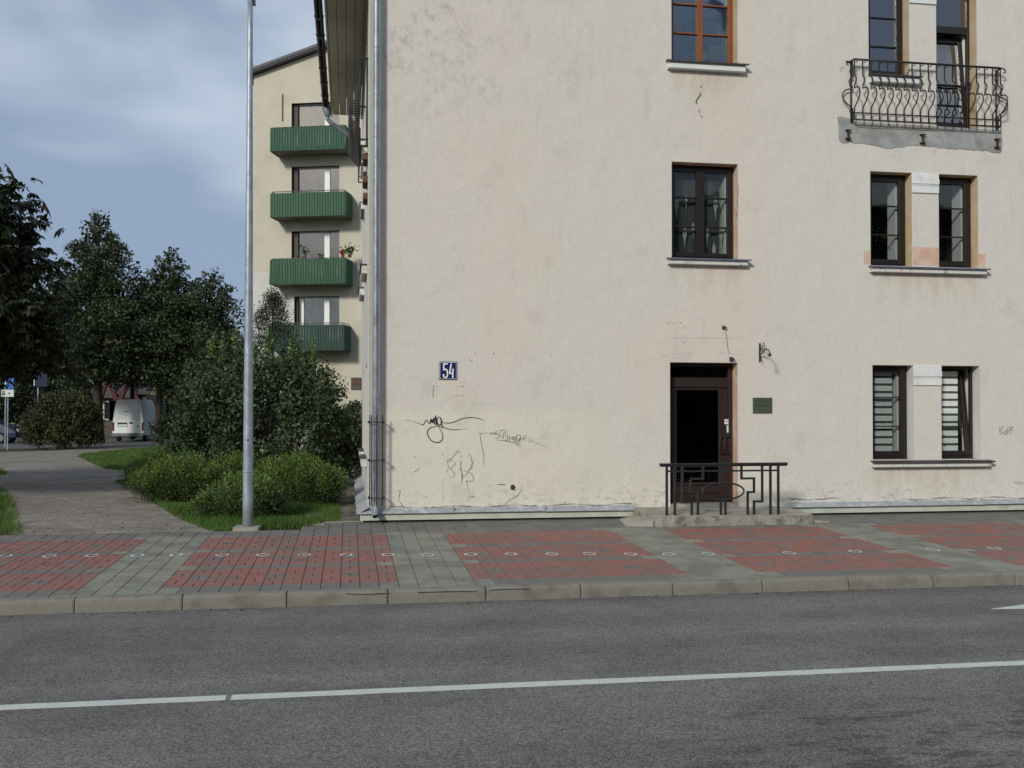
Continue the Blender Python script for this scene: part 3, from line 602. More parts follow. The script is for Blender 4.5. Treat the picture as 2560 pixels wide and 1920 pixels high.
# pairs
def one_light(o, fm, gm, lab, opened=False, rev=None, cas=.075):
    x0, x1, z0, z1 = o; par = B(); fx = .012; sash(par, x0+.003, x1-.003, z0+.012, z1-.005, .045); w = par.build('window', fm, bld); w['label'] = lab
    H = z1-z0; zs = [z0+.09, z0+.11+H*.28, z0+.11+H*.59, z1-.05]; a, c = x0+.05, x1-.05; s = B(); sash(s, a, c, z0+.05, z1-.045, cas, YW-.014, .06, bt=.085)
    tilt = (lambda V: V)
    if opened:                                    # bottom-hung tilt: top leans into the room; hinge at bottom
        piv = np.array([0, YW, z0+.06]); an = math.radians(7.5)
        def tilt(V):
            Q = V-piv; Y = Q[:, 1]*math.cos(an)+Q[:, 2]*math.sin(an); Z = -Q[:, 1]*math.sin(an)+Q[:, 2]*math.cos(an); return np.stack([Q[:, 0], Y, Z], 1)+piv
    s.build('casement', fm, w, xf=tilt)
    for zz in zs[1:3]:
        m_ = B(); m_.bbox(a+cas, c-cas, YW, YW+.04, zz-.010, zz+.010, .003); m_.build('glazing_bar', fm, w, xf=tilt)
    for k in range(3):
        b = B(); b.box(a+cas-.005, c-cas+.005, YW+.028, YW+.032, zs[k]+(.01 if k else .03), zs[k+1]-(.01 if k < 2 else cas-.01)); b.build('pane', gm, w, xf=tilt)
    if rev: reveal(o, rev, par=w)
    inner_reveal(o, w, -.02 if opened else .135); return w
G1 = one_light(openings[3], M['brown'], M['glass'], 'closed ground floor window with striped blind', rev=M['lightreveal'])
G2 = one_light(openings[4], M['brown'], M['glass'], 'tilted open ground floor window with striped blind', True, rev=M['lightreveal'])
P1 = one_light(openings[5], M['brown'], M['glass'], 'dark window with yellowish plant behind the glass', rev=M['ochre'])
P2 = one_light(openings[6], M['brown'], M['glass'], 'dark window with purple flower behind the glass', rev=M['ochre'])
T1 = one_light(openings[7], M['brown'], M['glass_sky'], 'blue reflecting window beside the balcony door', rev=M['ochre'])
curtain(10.80, 11.36, 7.42, 8.92, T1, M['curtain2'])
for w, o in ((G1, openings[3]), (G2, openings[4])):
    n = 11; zt = o[3]-.08; st = (o[3]-o[2]-.17)/n
    for k in range(n):
        z = zt-k*st; b = B(); b.box(o[0]+.05, o[1]-.20, YW+.125, YW+.129, z-st*.68, z); b.build('blind_slat', M['blind'], w)
    b = B(); b.box(o[0]+.05, o[1]-.20, YW+.131, YW+.134, o[2]+.1, zt); b.build('sheer_blind', M['blindgap'], w)
sill(10.72, 12.93, 1.010, G1, M['dark_sill'], M['sillplaster']); sill(10.70, 12.87, 4.222, P1, M['metal_sill'], M['sillplaster']); sill(10.71, 11.66, 7.390, T1, M['dark_sill'], M['trimwhite'], zb=.11)
# balcony door: fixed transom above, tilted leaf below
x0, x1, z0, z1 = openings[8]
s = B(); sash(s, x0+.003, x1-.003, z0+.01, z1-.005, .05); s.bbox(x0+.05, x1-.05, YW, YW+.06, 8.24, 8.36); BD = s.build('balcony_door', M['brown'], bld); BD['label'] = 'balcony door with its leaf tilted open behind the iron railing'
piv = np.array([0, YW, z0+.07]); an = math.radians(5.5)
def tiltd(V):
    Q = V-piv; Y = Q[:, 1]*math.cos(an)+Q[:, 2]*math.sin(an); Z = -Q[:, 1]*math.sin(an)+Q[:, 2]*math.cos(an); return np.stack([Q[:, 0], Y, Z], 1)+piv
s = B(); sash(s, x0+.055, x1-.055, z0+.06, 8.22, .085, YW-.014, .06); s.bbox(x0+.14, x1-.14, YW, YW+.04, 7.38, 7.40, .003); s.bbox(x0+.14, x1-.14, YW, YW+.04, 7.02, 7.04, .003); s.build('door_leaf', M['brown'], BD, xf=tiltd)
b = B(); b.box(x0+.135, x1-.135, YW+.028, YW+.032, z0+.14, 8.14); b.build('pane', M['glass_sky'], BD, xf=tiltd)
pane(x0+.05, x1-.05, 8.36, z1-.05, BD, M['glass_sky']); reveal(openings[8], M['ochre'], par=BD); inner_reveal(openings[8], BD, .06); curtain(x0+.1, x1-.25, z0+.1, 8.9, BD, M['curtain2'], y=YW+.38)
# capitals between the paired windows, peach patches
for (xa, xb, zt) in ((11.530, 12.034, 2.580), (11.519, 12.005, 5.788), (11.487, 11.976, 8.962)):
    b = B(); b.bbox(xa, xb, YF-.020, YF-.001, zt-.10, zt-.002); b.bbox(xa-.004, xb+.004, YF-.030, YF-.001, zt-.185, zt-.101); b.bbox(xa, xb, YF-.022, YF-.001, zt-.207, zt-.187); b.bbox(xa-.002, xb+.002, YF-.016, YF-.001, zt-.225, zt-.209); b.bbox(xa, xb, YF-.024, YF-.001, zt-.335, zt-.227); b.build('white_capital', M['trimwhite'], bld)
for px in (((2158.8, 627), (2175, 627), (2175.5, 660.5), (2159.5, 659.5)), ((2281, 617), (2346, 619), (2347, 664.5), (2282, 662)), ((2446, 635), (2464, 636), (2464, 668), (2446, 667.5))):
    b = B(); q = [at(x, y, YF) for x, y in px]; b.xz([(q[3][0], q[3][2]), (q[2][0], q[2][2]), (q[1][0], q[1][2]), (q[0][0], q[0][2])], YF-.0025, YF-.0002); b.build('peach_paint_patch', M['peach'], bld)

# front door ---------------------------------------------------------------------------
YD = YF+.20; x0, x1, z0, z1 = openings[0]
s = B(); s.bbox(x0+.002, x0+.085, YD, YD+.07, z0+.02, z1-.003); s.bbox(x1-.075, x1-.002, YD, YD+.07, z0+.02, z1-.003); s.bbox(x0+.085, x1-.075, YD+.002, YD+.07, z1-.06, z1-.003); s.bbox(x0+.085, x1-.075, YD-.006, YD+.07, 2.20, 2.36); FD = s.build('front_door', M['doorbrown'], bld); FD['label'] = 'dark maroon glazed entrance door with two white stickers'
L0, L1 = x0+.09, x1-.08; zb_, zt_ = .33, 2.195; gl0, gl1 = L0+.09, L1-.16; pz = .66
s = B(); s.bbox(L0, gl0, YD+.01, YD+.06, zb_, zt_); s.bbox(gl1, L1, YD+.01, YD+.06, zb_, zt_); s.bbox(gl0, gl1, YD+.012, YD+.06, zt_-.04, zt_); s.bbox(gl0, gl1, YD+.012, YD+.06, pz-.05, pz)
s.build('door_leaf', M['doorbrown'], FD)
for (a, c) in ((pz-.18, pz-.056), (.335, pz-.186)):
    b = B(); b.bbox(gl0, gl1, YD+.022, YD+.05, a, c, .008); b.build('door_panel', M['doorbrown'], FD)
b = B(); b.box(gl0-.003, gl1+.003, YD+.034, YD+.038, pz, zt_-.04); b.build('door_glass', M['glass_dark'], FD); b = B(); b.box(x0+.085, x1-.075, YD+.034, YD+.038, 2.36, z1-.06); b.build('transom_glass', M['glass'], FD)
b = B(); h0 = at(1797, 1090, YD)[2]; h1 = at(1797, 1132, YD)[2]
for xx in (at(1797, 1100, YD)[0], at(1809, 1100, YD)[0]):
    b.tube([(xx+.10, YD+.01, h0), (xx+.09, YD-.04, h0), (xx+.03, YD-.05, h0), (xx, YD-.05, h0-.03), (xx, YD-.05, h1+.03), (xx+.03, YD-.05, h1), (xx+.09, YD-.04, h1), (xx+.10, YD+.01, h1)], .010, 6)
b.build('door_handle', M['iron'], FD, smooth=True)
q = at(1811.5, 1048, YD); q2 = at(1827, 1060.5, YD); b = B(); b.box(q[0], q2[0], YD+.004, YD+.0095, q2[2], q[2]); st = b.build('sticker', M['whitepl'], FD)
b = B(); b.xz([(q[0]+.01, q2[2]+.045), (q[0]+.045, q2[2]+.035), (q[0]+.05, q2[2]+.052), (q[0]+.03, q2[2]+.06)], YD+.0015, YD+.0035); b.xz([(q[0]+.05, q2[2]+.03), (q[0]+.09, q2[2]+.03), (q[0]+.09, q2[2]+.036), (q[0]+.05, q2[2]+.036)], YD+.0015, YD+.0035); b.build('printed_mark', M['redprint'], FD)
q = at(1817.2, 1063, YD); q2 = at(1822.6, 1081.5, YD); b = B(); b.box(q[0], q2[0], YD+.004, YD+.0095, q2[2], q[2]); b.build('sticker', M['signwhite'], FD)
reveal(openings[0], M['peach'], 'door_reveal', .20, FD, True); b = B(); b.box(x0, x1, YF-.02, YD+.12, .24, .335); b.build('threshold', M['concrete_top'], FD)

# plinth ---------------------------------------------------------------------------------
for (xa, xb) in ((XC-.12, 6.70), (9.30, X1)):
    b = B(); b.box(xa, xb, YF-.07, YF+.2, .16, .265); b.build('plinth_board', M['plinth'], bld)
    b = B(); b.box(xa+.05, xb, YF-.03, YF+.2, .02, .16); b.build('plinth_gap', M['gap'], bld)
    n = int((xb-xa)/1.95)+1
    for i in range(n):
        a = xa-.02+(xb-xa+.02)*i/n; c = xa-.02+(xb-xa+.02)*(i+1)/n+.012; dz = rnd.uniform(-.004, .004)
        b = B(); b.add([(a, YF-.115, .272+dz), (c, YF-.115, .272+dz), (c, YF+.001, .335+dz), (a, YF+.001, .335+dz), (a, YF-.115, .262+dz), (c, YF-.115, .262+dz), (c, YF+.001, .322+dz), (a, YF+.001, .322+dz)], [(0, 1, 2, 3), (7, 6, 5, 4), (0, 4, 5, 1), (1, 5, 6, 2), (2, 6, 7, 3), (3, 7, 4, 0)])
        if i: b.box(a-.006, a+.008, YF-.117, YF-.0, .268+dz, .345+dz)
        b.build('plinth_flashing', M['flashing'], bld)
b = B(); b.box(XC-.11, XC+.05, YF+.2, YB, .02, .25); b.build('side_plinth', M['plinth'], bld)
for i in range(9):
    a = YF-.1+i*.9; c = a+.912; w1 = rnd.uniform(-.03, .02); w2 = rnd.uniform(-.03, .02)
    b = B(); b.add([(XC-.16+w1, a, .26), (XC+.002, a, .36), (XC+.002, c, .36), (XC-.16+w2, c, .26), (XC-.16+w1, a, .25), (XC+.002, a, .35), (XC+.002, c, .35), (XC-.16+w2, c, .25)], [(0, 1, 2, 3), (7, 6, 5, 4), (0, 4, 5, 1), (2, 6, 7, 3), (0, 3, 7, 4)]); b.build('side_flashing', M['flashing'], bld)
# ragged dark line where the render ends above the flashing
def ribbon(b, pts, w, y, y2=None):
    pts = [np.array(p, float) for p in pts]; n = len(pts); y2 = y+.0012 if y2 is None else y2; L = []; R = []
    for i, p in enumerate(pts):
        d = pts[min(i+1, n-1)]-pts[max(i-1, 0)]; d = d/(np.hypot(*d)+1e-9); ww = (w[i] if hasattr(w, '__len__') else w)/2; q = np.array([-d[1], d[0]])*ww; L.append(p+q); R.append(p-q)
    for i in range(n-1): b.add([(L[i][0], y, L[i][1]), (R[i][0], y, R[i][1]), (R[i+1][0], y, R[i+1][1]), (L[i+1][0], y, L[i+1][1])], [(0, 1, 2, 3)])
def smooth_pts(pts, k=4):
    P = [np.array(p, float) for p in pts]; out = []
    for i in range(len(P)-1):
        p0 = P[max(i-1, 0)]; p1 = P[i]; p2 = P[i+1]; p3 = P[min(i+2, len(P)-1)]
        for j in range(k):
            t = j/k; out.append(.5*((2*p1)+(-p0+p2)*t+(2*p0-5*p1+4*p2-p3)*t*t+(-p0+3*p1-3*p2+p3)*t**3))
    out.append(P[-1]); return out
def fx(pts, ox, oy, s): return [(lambda q: (q[0], q[2]))(at(ox+x/s, oy+y/s, YF)) for x, y in pts]
PXM = 15.6/F_PX
# graffiti and marks: strokes in (origin x, origin y, scale) frames of the photograph, laid on the wall plane
def strokes(name, m, frame, items, k=3, lab=None):
    b = B(); yy = YF-.0025
    for i, (w, pts) in enumerate(items):
        q = smooth_pts(fx(pts, *frame), k) if k > 1 else fx(pts, *frame)
        n = len(q); ww = [w*1.2/frame[2]*PXM*min(1, .35+3*min(j, n-1-j)/n) for j in range(n)]
        ribbon(b, q, ww, yy-i*.0001)
    o = b.build(name, m, bld)
    if lab: o['label'] = lab
    return o
FR = (1000, 1010, 5.53)
strokes('graffiti', M['ink'], FR, [(9, [(170, 235), (250, 262), (300, 285), (325, 288), (350, 240), (365, 222), (380, 232), (390, 265), (420, 262), (440, 215), (455, 262), (470, 240)]), (14, [(410, 265), (430, 205), (445, 265), (462, 200), (470, 262)]), (15, [(500, 155), (480, 200), (468, 215)]), (16, [(495, 155), (498, 225), (500, 295)]), (14, [(470, 205), (500, 215), (530, 300)]), (15, [(540, 180), (515, 205), (512, 260), (530, 295), (560, 285), (572, 240), (560, 195), (535, 178)]), (13, [(480, 215), (475, 265), (500, 290)]), (12, [(580, 212), (570, 240), (590, 260)]), (12, [(590, 275), (578, 300), (600, 320), (580, 322)]), (8, [(585, 250), (600, 255), (598, 268)]),
  (9, [(580, 245), (620, 262), (680, 264), (760, 245), (840, 210), (910, 192), (980, 186), (1060, 195), (1120, 212), (1170, 228)]), (11, [(525, 300), (560, 360), (590, 430), (590, 480), (555, 522), (500, 532), (440, 510), (395, 455), (378, 400), (395, 350), (440, 320), (500, 312), (540, 318)]), (8, [(540, 318), (600, 325), (680, 348), (760, 357), (830, 352)])], lab='black looping marker tag on the pale wall patch')
for tl in ([(60, 232), (110, 228), (172, 236)], [(828, 352), (880, 346), (930, 340)]): strokes('graffiti_fade', M['faint'], FR, [(8, tl)])
strokes('graffiti', M['inkgrey'], FR, [(6, [(1110, 490), (1104, 400), (1125, 425), (1140, 395), (1160, 412), (1185, 400), (1230, 405), (1285, 405)]), (7, [(1240, 390), (1285, 405), (1230, 435)]), (8, [(1350, 360), (1305, 400), (1300, 420), (1365, 425), (1380, 445), (1340, 478), (1305, 460)]), (8, [(1285, 405), (1360, 400)]), (7, [(1380, 425), (1380, 380), (1420, 360), (1465, 365), (1465, 400)]), (8, [(1400, 420), (1425, 480), (1440, 380), (1475, 470)]), (8, [(1480, 400), (1485, 500), (1440, 490)]), (8, [(1510, 440), (1515, 510)]), (8, [(1510, 440), (1545, 480), (1570, 445), (1560, 520)]), (9, [(1590, 440), (1587, 545)]), (8, [(1545, 490), (1590, 480)]), (9, [(1610, 490), (1660, 470), (1655, 430), (1615, 440), (1605, 500), (1630, 545), (1665, 520)]), (8, [(1625, 490), (1650, 510), (1670, 470), (1620, 540)]), (7, [(1690, 460), (1715, 515)]), (7, [(1750, 430), (1690, 475), (1755, 480)]), (8, [(1350, 500), (1450, 510), (1560, 530), (1620, 560), (1685, 587)]), (4, [(1780, 440), (1800, 460), (1780, 520), (1840, 505), (1850, 530), (1920, 548), (1980, 580), (2040, 600)])], lab='grey scribbled lettering on the wall')
strokes('graffiti', M['inkgrey'], FR, [(8, [(820, 680), (810, 650), (790, 660), (720, 750), (690, 775)]), (7, [(660, 830), (648, 790), (680, 760), (690, 790), (655, 800)]), (7, [(690, 770), (740, 795), (765, 830), (750, 855), (715, 870), (710, 900), (740, 940), (755, 980), (740, 1010), (685, 1025)]), (7, [(655, 810), (680, 890), (710, 905)]), (5, [(645, 960), (660, 900)]), (6, [(850, 740), (845, 710)]), (8, [(825, 790), (840, 850), (850, 930), (865, 1020), (855, 1050)]), (6, [(855, 770), (835, 860)]), (7, [(805, 875), (835, 905), (860, 960), (870, 1040)]), (6, [(850, 930), (855, 1050), (852, 1120)]), (7, [(935, 685), (965, 700), (985, 760), (998, 840), (990, 890), (950, 920)]), (6, [(1020, 770), (1000, 820), (960, 900), (910, 980), (870, 1010)]), (7, [(870, 910), (930, 935), (985, 960), (1015, 1010), (1010, 1050), (970, 1070), (920, 1060)]), (9, [(925, 1050), (918, 1080), (935, 1070)]), (4, [(930, 1080), (940, 1160), (955, 1240)]), (5, [(920, 1270), (960, 1290), (1000, 1275), (1020, 1300), (1010, 1265), (1020, 1290)])], lab='loose grey pencil scrawl below the black tag')
KR = (2480, 1060, 3.95)
strokes('graffiti', M['inkgrey'], KR, [(7, [(72, 25), (75, 65), (82, 110)]), (7, [(110, 20), (85, 60), (120, 108)]), (7, [(135, 60), (120, 80), (132, 105), (148, 85), (137, 60)]), (7, [(150, 40), (150, 110)]), (7, [(152, 38), (175, 35), (180, 60), (158, 72), (180, 100)]), (6, [(185, 110), (183, 50)]), (6, [(185, 60), (200, 20), (205, 90)])], 2)
strokes('graffiti', M['inkgrey'], (2535, 1195, 3.95), [(5, [(20, 30), (8, 40), (22, 55), (35, 42), (22, 30)]), (5, [(58, 35), (45, 45), (55, 60), (70, 48), (58, 35)]), (5, [(95, 35), (80, 45), (90, 62)])], 3)
# cracks, screw holes and faint outlines of removed signs
for st_ in [(16, [(350, 230), (368, 260), (372, 285)]), (24, [(350, 350), (350, 400), (300, 470), (280, 520), (300, 560)]), (14, [(320, 635), (332, 680), (336, 715)]), (14, [(350, 742), (372, 768), (385, 800)])]: strokes('wall_crack', M['crack'], (1700, 180, 6.91), [st_], 3)
for st_ in [(6, [(1168, 395), (1165, 470), (1170, 520), (1160, 640), (1172, 720)]), (5, [(1150, 760), (1140, 860)])]: strokes('wall_crack', M['crack'], (1620, 380, 5.184), [st_], 3)
strokes('wall_mark', M['crack'], (1040, 890, 11.06), [(9, [(455, 850), (650, 845)]), (8, [(1100, 848), (1300, 845)]), (16, [(472, 880), (478, 960), (468, 1060)]), (9, [(535, 1090), (640, 1095)]), (9, [(1060, 1130), (1120, 1100), (1240, 1090)]), (34, [(462, 848), (500, 852)]), (34, [(1255, 840), (1310, 855)]), (48, [(455, 1080), (495, 1080)]), (24, [(465, 1100), (478, 1170)]), (30, [(1285, 1050), (1282, 1090)]), (26, [(1282, 1105), (1280, 1140)]), (34, [(1480, 105), (1515, 130)]), (22, [(1525, 150), (1560, 110)])], 1)
strokes('wall_mark', M['faint'], (1620, 790, 4.88), [(4, [(265, 268), (700, 270), (1130, 275)]), (3, [(280, 460), (560, 462)]), (4, [(900, 462), (1150, 470)]), (4, [(1130, 250), (1130, 290)]), (5, [(262, 275), (262, 320)]), (4, [(250, 70), (400, 75)])], 1)
strokes('wall_mark', M['crack'], (1620, 790, 4.88), [(14, [(235, 80), (262, 90)]), (16, [(312, 92), (328, 104)]), (14, [(390, 75), (410, 88)]), (14, [(435, 120), (448, 132)]), (16, [(425, 325), (455, 318)]), (12, [(915, 315), (918, 335)]), (8, [(912, 400), (914, 412)]), (8, [(885, 450), (900, 450)]), (8, [(912, 448), (922, 450)]), (6, [(170, 488), (220, 490)]), (9, [(236, 488), (240, 512)]), (8, [(392, 490), (392, 522)]), (10, [(408, 282), (420, 282)]), (8, [(440, 245), (452, 245)])], 1)
strokes('wall_mark', M['crack'], (860, 860, 3.456), [(8, [(605, 965), (612, 980)]), (6, [(850, 945), (850, 962)]), (4, [(600, 1110), (625, 1095), (660, 1070)]), (4, [(1380, 1390), (1440, 1345), (1510, 1300), (1545, 1220)]), (10, [(1130, 76), (1136, 80)]), (10, [(1288, 80), (1298, 84)]), (8, [(1783, 96), (1789, 100)]), (4, [(1170, 760), (1185, 850), (1205, 950), (1208, 1060)]), (4, [(470, 1350), (495, 1380), (530, 1425), (560, 1440)]), (4, [(455, 1265), (485, 1270), (478, 1310), (470, 1350)]), (7, [(1320, 1215), (1400, 1215)]), (6, [(1215, 1325), (1222, 1328)])], 2)
strokes('wall_mark', M['crack'], (2060, 120, 4.424), [(24, [(190, 222), (218, 222)]), (16, [(170, 245), (195, 255)]), (14, [(1215, 1145), (1235, 1155)])], 1)
# rusty anchor stub
p = at(1281, 1218, YF); b = B(); b.lathe((0, 0, 0), [(.045, -.01), (.042, .005), (.025, .018)], 7); b.v = [(p[0]+x*(1+.25*math.sin(9*z+5*x*40)), YF-z, p[2]+y*1.1) for x, y, z in b.v]; b.tube([(p[0]-.01, YF-.005, p[2]), (p[0]+.01, YF-.05, p[2]-.02)], .012, 6); b.build('rusty_anchor', M['rust'], bld)
# ragged render edge over the flashing
def ragged(xa, xb, z, amp, m, nm, seed):
    r = random.Random(seed); n = int((xb-xa)/.03); pts = [(xa+(xb-xa)*i/n, z+r.uniform(-.5, .5)*amp+.012*math.sin(i*.21+seed)) for i in range(n+1)]; b = B(); ribbon(b, pts, [abs(.006+.006*math.sin(i*.37)+r.uniform(0, .008)) for i in range(n+1)], YF-.003); b.build(nm, m, bld)
ragged(2.9, 6.7, .345, .012, M['crack'], 'render_edge', 1); ragged(9.3, 10.2, .385, .02, M['crack'], 'render_edge', 2); ragged(11.4, 13.9, .36, .012, M['crack'], 'render_edge', 3)

# cable and fixings above the door
b = B(); c1 = at(1808, 818, YF); c2 = at(1824, 884, YF); b.tube([(c1[0], YF-.02, c1[2]), (c1[0]+.045, YF-.012, c1[2]-.10), (c2[0]-.03, YF-.01, c2[2]+.05), (c2[0], YF-.012, c2[2])], .004, 5); b.build('loose_cable', M['crack'], bld)
for (x, y, s) in ((1808, 818, .035), (1827, 897, .045)):
    p = at(x, y, YF); b = B(); b.box(p[0]-s*.6, p[0]+s*.6, YF-.035, YF-.0005, p[2]-s*.8, p[2]+s*.6); b.tube([(p[0], YF-.03, p[2]), (p[0]+s, YF-.06, p[2]-s*.3)], .012, 6); b.build('cable_clamp', M['rust'], bld)

# iron French balcony ---------------------------------------------------------------------
def bar_profile():
    # (height fraction from the top, outward bulge in metres)
    return [(0, 0), (.27, 0), (.30, .035), (.335, .062), (.375, .055), (.42, .015), (.445, 0), (.475, 0), (.482, .07), (.50, .125), (.54, .165), (.60, .180), (.66, .160), (.72, .110), (.77, .04), (.80, 0), (1, 0)]
zt, zbt = at(2136, 148, YF-.13)[2], at(2137, 298, YF-.13)[2]
rl = at(2136, 148, YF-.13)[0]; rr_ = at(2501, 172, YF-.13)[0]; RY = YF-.13
b = B(); b.tube([(rl-.02, YF-.0, zt-.005), (rl-.01, RY, zt), (rr_+.01, RY, zt), (rr_+.02, YF, zt-.005)], .018, 6); b.tube([(rl, YF, zbt), (rl, RY, zbt), (rr_, RY, zbt), (rr_, YF, zbt)], .012, 6); b.tube([(rl, YF, zbt+.11), (rl, RY, zbt+.11), (rr_, RY, zbt+.11), (rr_, YF, zbt+.11)], .011, 6)
b.tube([(rl-.02, YF, zt), (rl-.08, YF-.02, zt), (rl-.09, YF-.04, zt-.02), (rl-.07, YF-.05, zt-.03)], .013, 6)
b.tube([(rr_+.01, RY, zt), (rr_+.07, RY-.01, zt-.02), (rr_+.09, RY-.01, zt-.07), (rr_+.05, RY, zt-.08)], .012, 6)
b.tube([(rr_, YF-.015, zbt-.03), (rr_, YF-.015, zt)], .016, 6); b.tube([(rl, YF-.015, zbt-.03), (rl, YF-.015, zt)], .016, 6)
RAIL = b.build('balcony_railing', M['iron'], bld, smooth=True); RAIL['label'] = 'black wrought iron railing with bulging bars across the balcony door'
H = zt-zbt
for i in range(19):
    x = rl+(rr_-rl)*i/18; b = B(); b.tube([(x, RY-o_, zt-f*H) for f, o_ in bar_profile()], .0115, 5); b.build('railing_bar', M['iron'], RAIL, smooth=True)
    if i < 18:
        xm = x+.03; b = B(); b.tube([(xm+.02, RY-.004, zt-.015), (xm+.012, RY-.012, zt-.04), (xm-.006, RY-.012, zt-.052), (xm-.018, RY-.01, zt-.04)], .008, 5); b.build('scroll_hook', M['iron'], RAIL, smooth=True)
for sx_, xx in ((-1, rl), (1, rr_)):
    b = B(); b.tube([(xx+sx_*o_, YF-.065, zt-f*H) for f, o_ in bar_profile()], .0115, 5); b.build('railing_bar', M['iron'], RAIL, smooth=True)
    for zz in (zt-.17, zbt+.16):
        b = B(); b.tube([(xx-.03, YF-.02, zz+.02), (xx-.015, YF-.035, zz), (xx+.015, YF-.035, zz), (xx+.03, YF-.02, zz+.02)], .012, 5); b.build('rail_fixing', M['rust'], RAIL)
# cement patch with ragged lower edge, exposed bricks, steel stubs
FB = (2060, 0, 4.148); pts = [(135, 1215), (175, 1205), (260, 1232), (330, 1262), (700, 1285), (1170, 1310), (1830, 1352)]
r5 = random.Random(3); low = []
for i in range(60):
    t = i/59; x = 1840-t*1690; y = 1590-(1840-x)*.022-40*t*0
    base = np.interp(x, [150, 180, 400, 520, 650, 760, 870, 1000, 1200, 1400, 1500, 1700, 1800, 1840], [1440, 1475, 1480, 1510, 1540, 1535, 1505, 1505, 1535, 1545, 1550, 1570, 1590, 1580]); low.append((x, base+r5.uniform(-9, 9)))
q = fx(pts+[(1845, 1450)]+low+[(150, 1330)], *FB)
tr = mg.tessellate_polygon([[Vector((x, z, 0)) for x, z in q]]); b = B(); n = len(q)
fs = []
for t in tr:
    a_, b_, c_ = [Vector((*q[i], 0)) for i in t]; fs.append(tuple(t) if (b_-a_).cross(c_-a_).z > 0 else tuple(reversed(t)))
b.add([(x, YF-.010, z) for x, z in q]+[(x, YF+.0, z) for x, z in q], fs+[(i, n+i, n+(i+1) % n, (i+1) % n) for i in range(n)])
PP = b.build('cement_patch', M['rawplaster'], bld)
for i in range(13):
    xa = 345+i*72; y = 1278+i*3.2; q = fx([(xa, y), (xa+64, y+2.5), (xa+64, y+52), (xa, y+48)], *FB); b = B(); o_ = rnd.uniform(.004, .014)
    b.bbox(q[0][0], q[1][0], YF-.012-o_, YF-.009, q[3][1], q[1][1], .006); b.build('brick', M['brickgrey'], PP)
for (x, y) in ((240, 1400), (1012, 1445), (1782, 1492)):
    p = fx([(x, y)], *FB)[0]; b = B(); w_, h_ = .045, .075
    b.box(p[0]-w_, p[0]+w_, YF-.07, YF-.005, p[1]+h_-.012, p[1]+h_); b.box(p[0]-w_, p[0]+w_, YF-.07, YF-.005, p[1]-h_, p[1]-h_+.012); b.box(p[0]-.006, p[0]+.006, YF-.07, YF-.005, p[1]-h_+.012, p[1]+h_-.012)
    b.build('steel_beam_stub', M['rust'], bld)

# downpipe at the corner --------------------------------------------------------------------
px_ = (at(933.5, 700, YF-.14)[0]+at(946.5, 700, YF-.14)[0])/2; py = YF-.145; r0 = .046
b = B(); zs = [.42, 1.95, 2.75, 3.62, 5.35, 7.25, 9.0]
b.tube([(px_, py-.10, .235), (px_, py-.05, .29), (px_, py-.005, .37), (px_, py, .44), (px_, py, 9.2)], r0, 14, cap=False)
b.tube([(px_, py-.098, .238), (px_, py-.05, .29), (px_, py-.005, .37), (px_, py, .44)], r0-.004, 14, cap=False)
DP = b.build('downpipe', M['pipe'], bld, smooth=True)
for yv in (65, 355, 457, 505, 1040//1):
    pass
for y in (237, 344, 669, 873, 962, 120):
    z = at(940, y, py)[2]; b = B(); b.lathe((px_, py, z-.006), [(r0+.001, 0), (r0+.005, .002), (r0+.005, .010), (r0+.001, .012)], 14); b.build('pipe_seam', M['pipe'], DP, smooth=True)
for y in (392, 698, 992, 1068, 1262):
    z = at(940, y, py)[2]; b = B(); b.lathe((px_, py, z-.013), [(r0+.001, 0), (r0+.006, .001), (r0+.006, .025), (r0+.001, .026)], 14); b.box(px_-.012, px_+.012, py+r0, YF, z-.01, z+.01); b.build('pipe_bracket', M['galv'], DP, smooth=False)
for cx_, nm in ((924.8, 0), (929.2, 1), (941.6, 2), (956.4, 3)):
    xx = at(cx_, 1150, py-.09)[0]; yy = (py-.03, py-.10, py-.11, py-.03)[nm]; xx = at(cx_, 1150, yy)[0]; z0_ = at(cx_, 1266, yy)[2]; z1_ = at(cx_, 1037, yy)[2]
    b = B(); n = 26; b.tube([(xx+rnd.uniform(-.001, .001), yy, z0_+(z1_-z0_)*j/n) for j in range(n+1)], [.0095 if j % 2 else .0075 for j in range(n+1)], 5); b.build('guard_rod', M['rod'], DP)
for y in (1055, 1150.5, 1245):
    z = at(940, y, py-.1)[2]; xl = at(922, y, py-.05)[0]; xr = at(958.5, y, py-.05)[0]; b = B(); b.tube([(xl, YF-.0, z), (xl, py-.06, z), (xl+.02, py-.115, z), (xr-.02, py-.115, z), (xr, py-.06, z), (xr, YF, z)], .008, 5)
    for xx in (xl, xr): b.lathe((xx, py-.05, z-.018), [(.006, 0), (.02, .008), (.022, .018), (.02, .028), (.006, .036)], 7)
    b.build('guard_ring', M['rod'], DP)

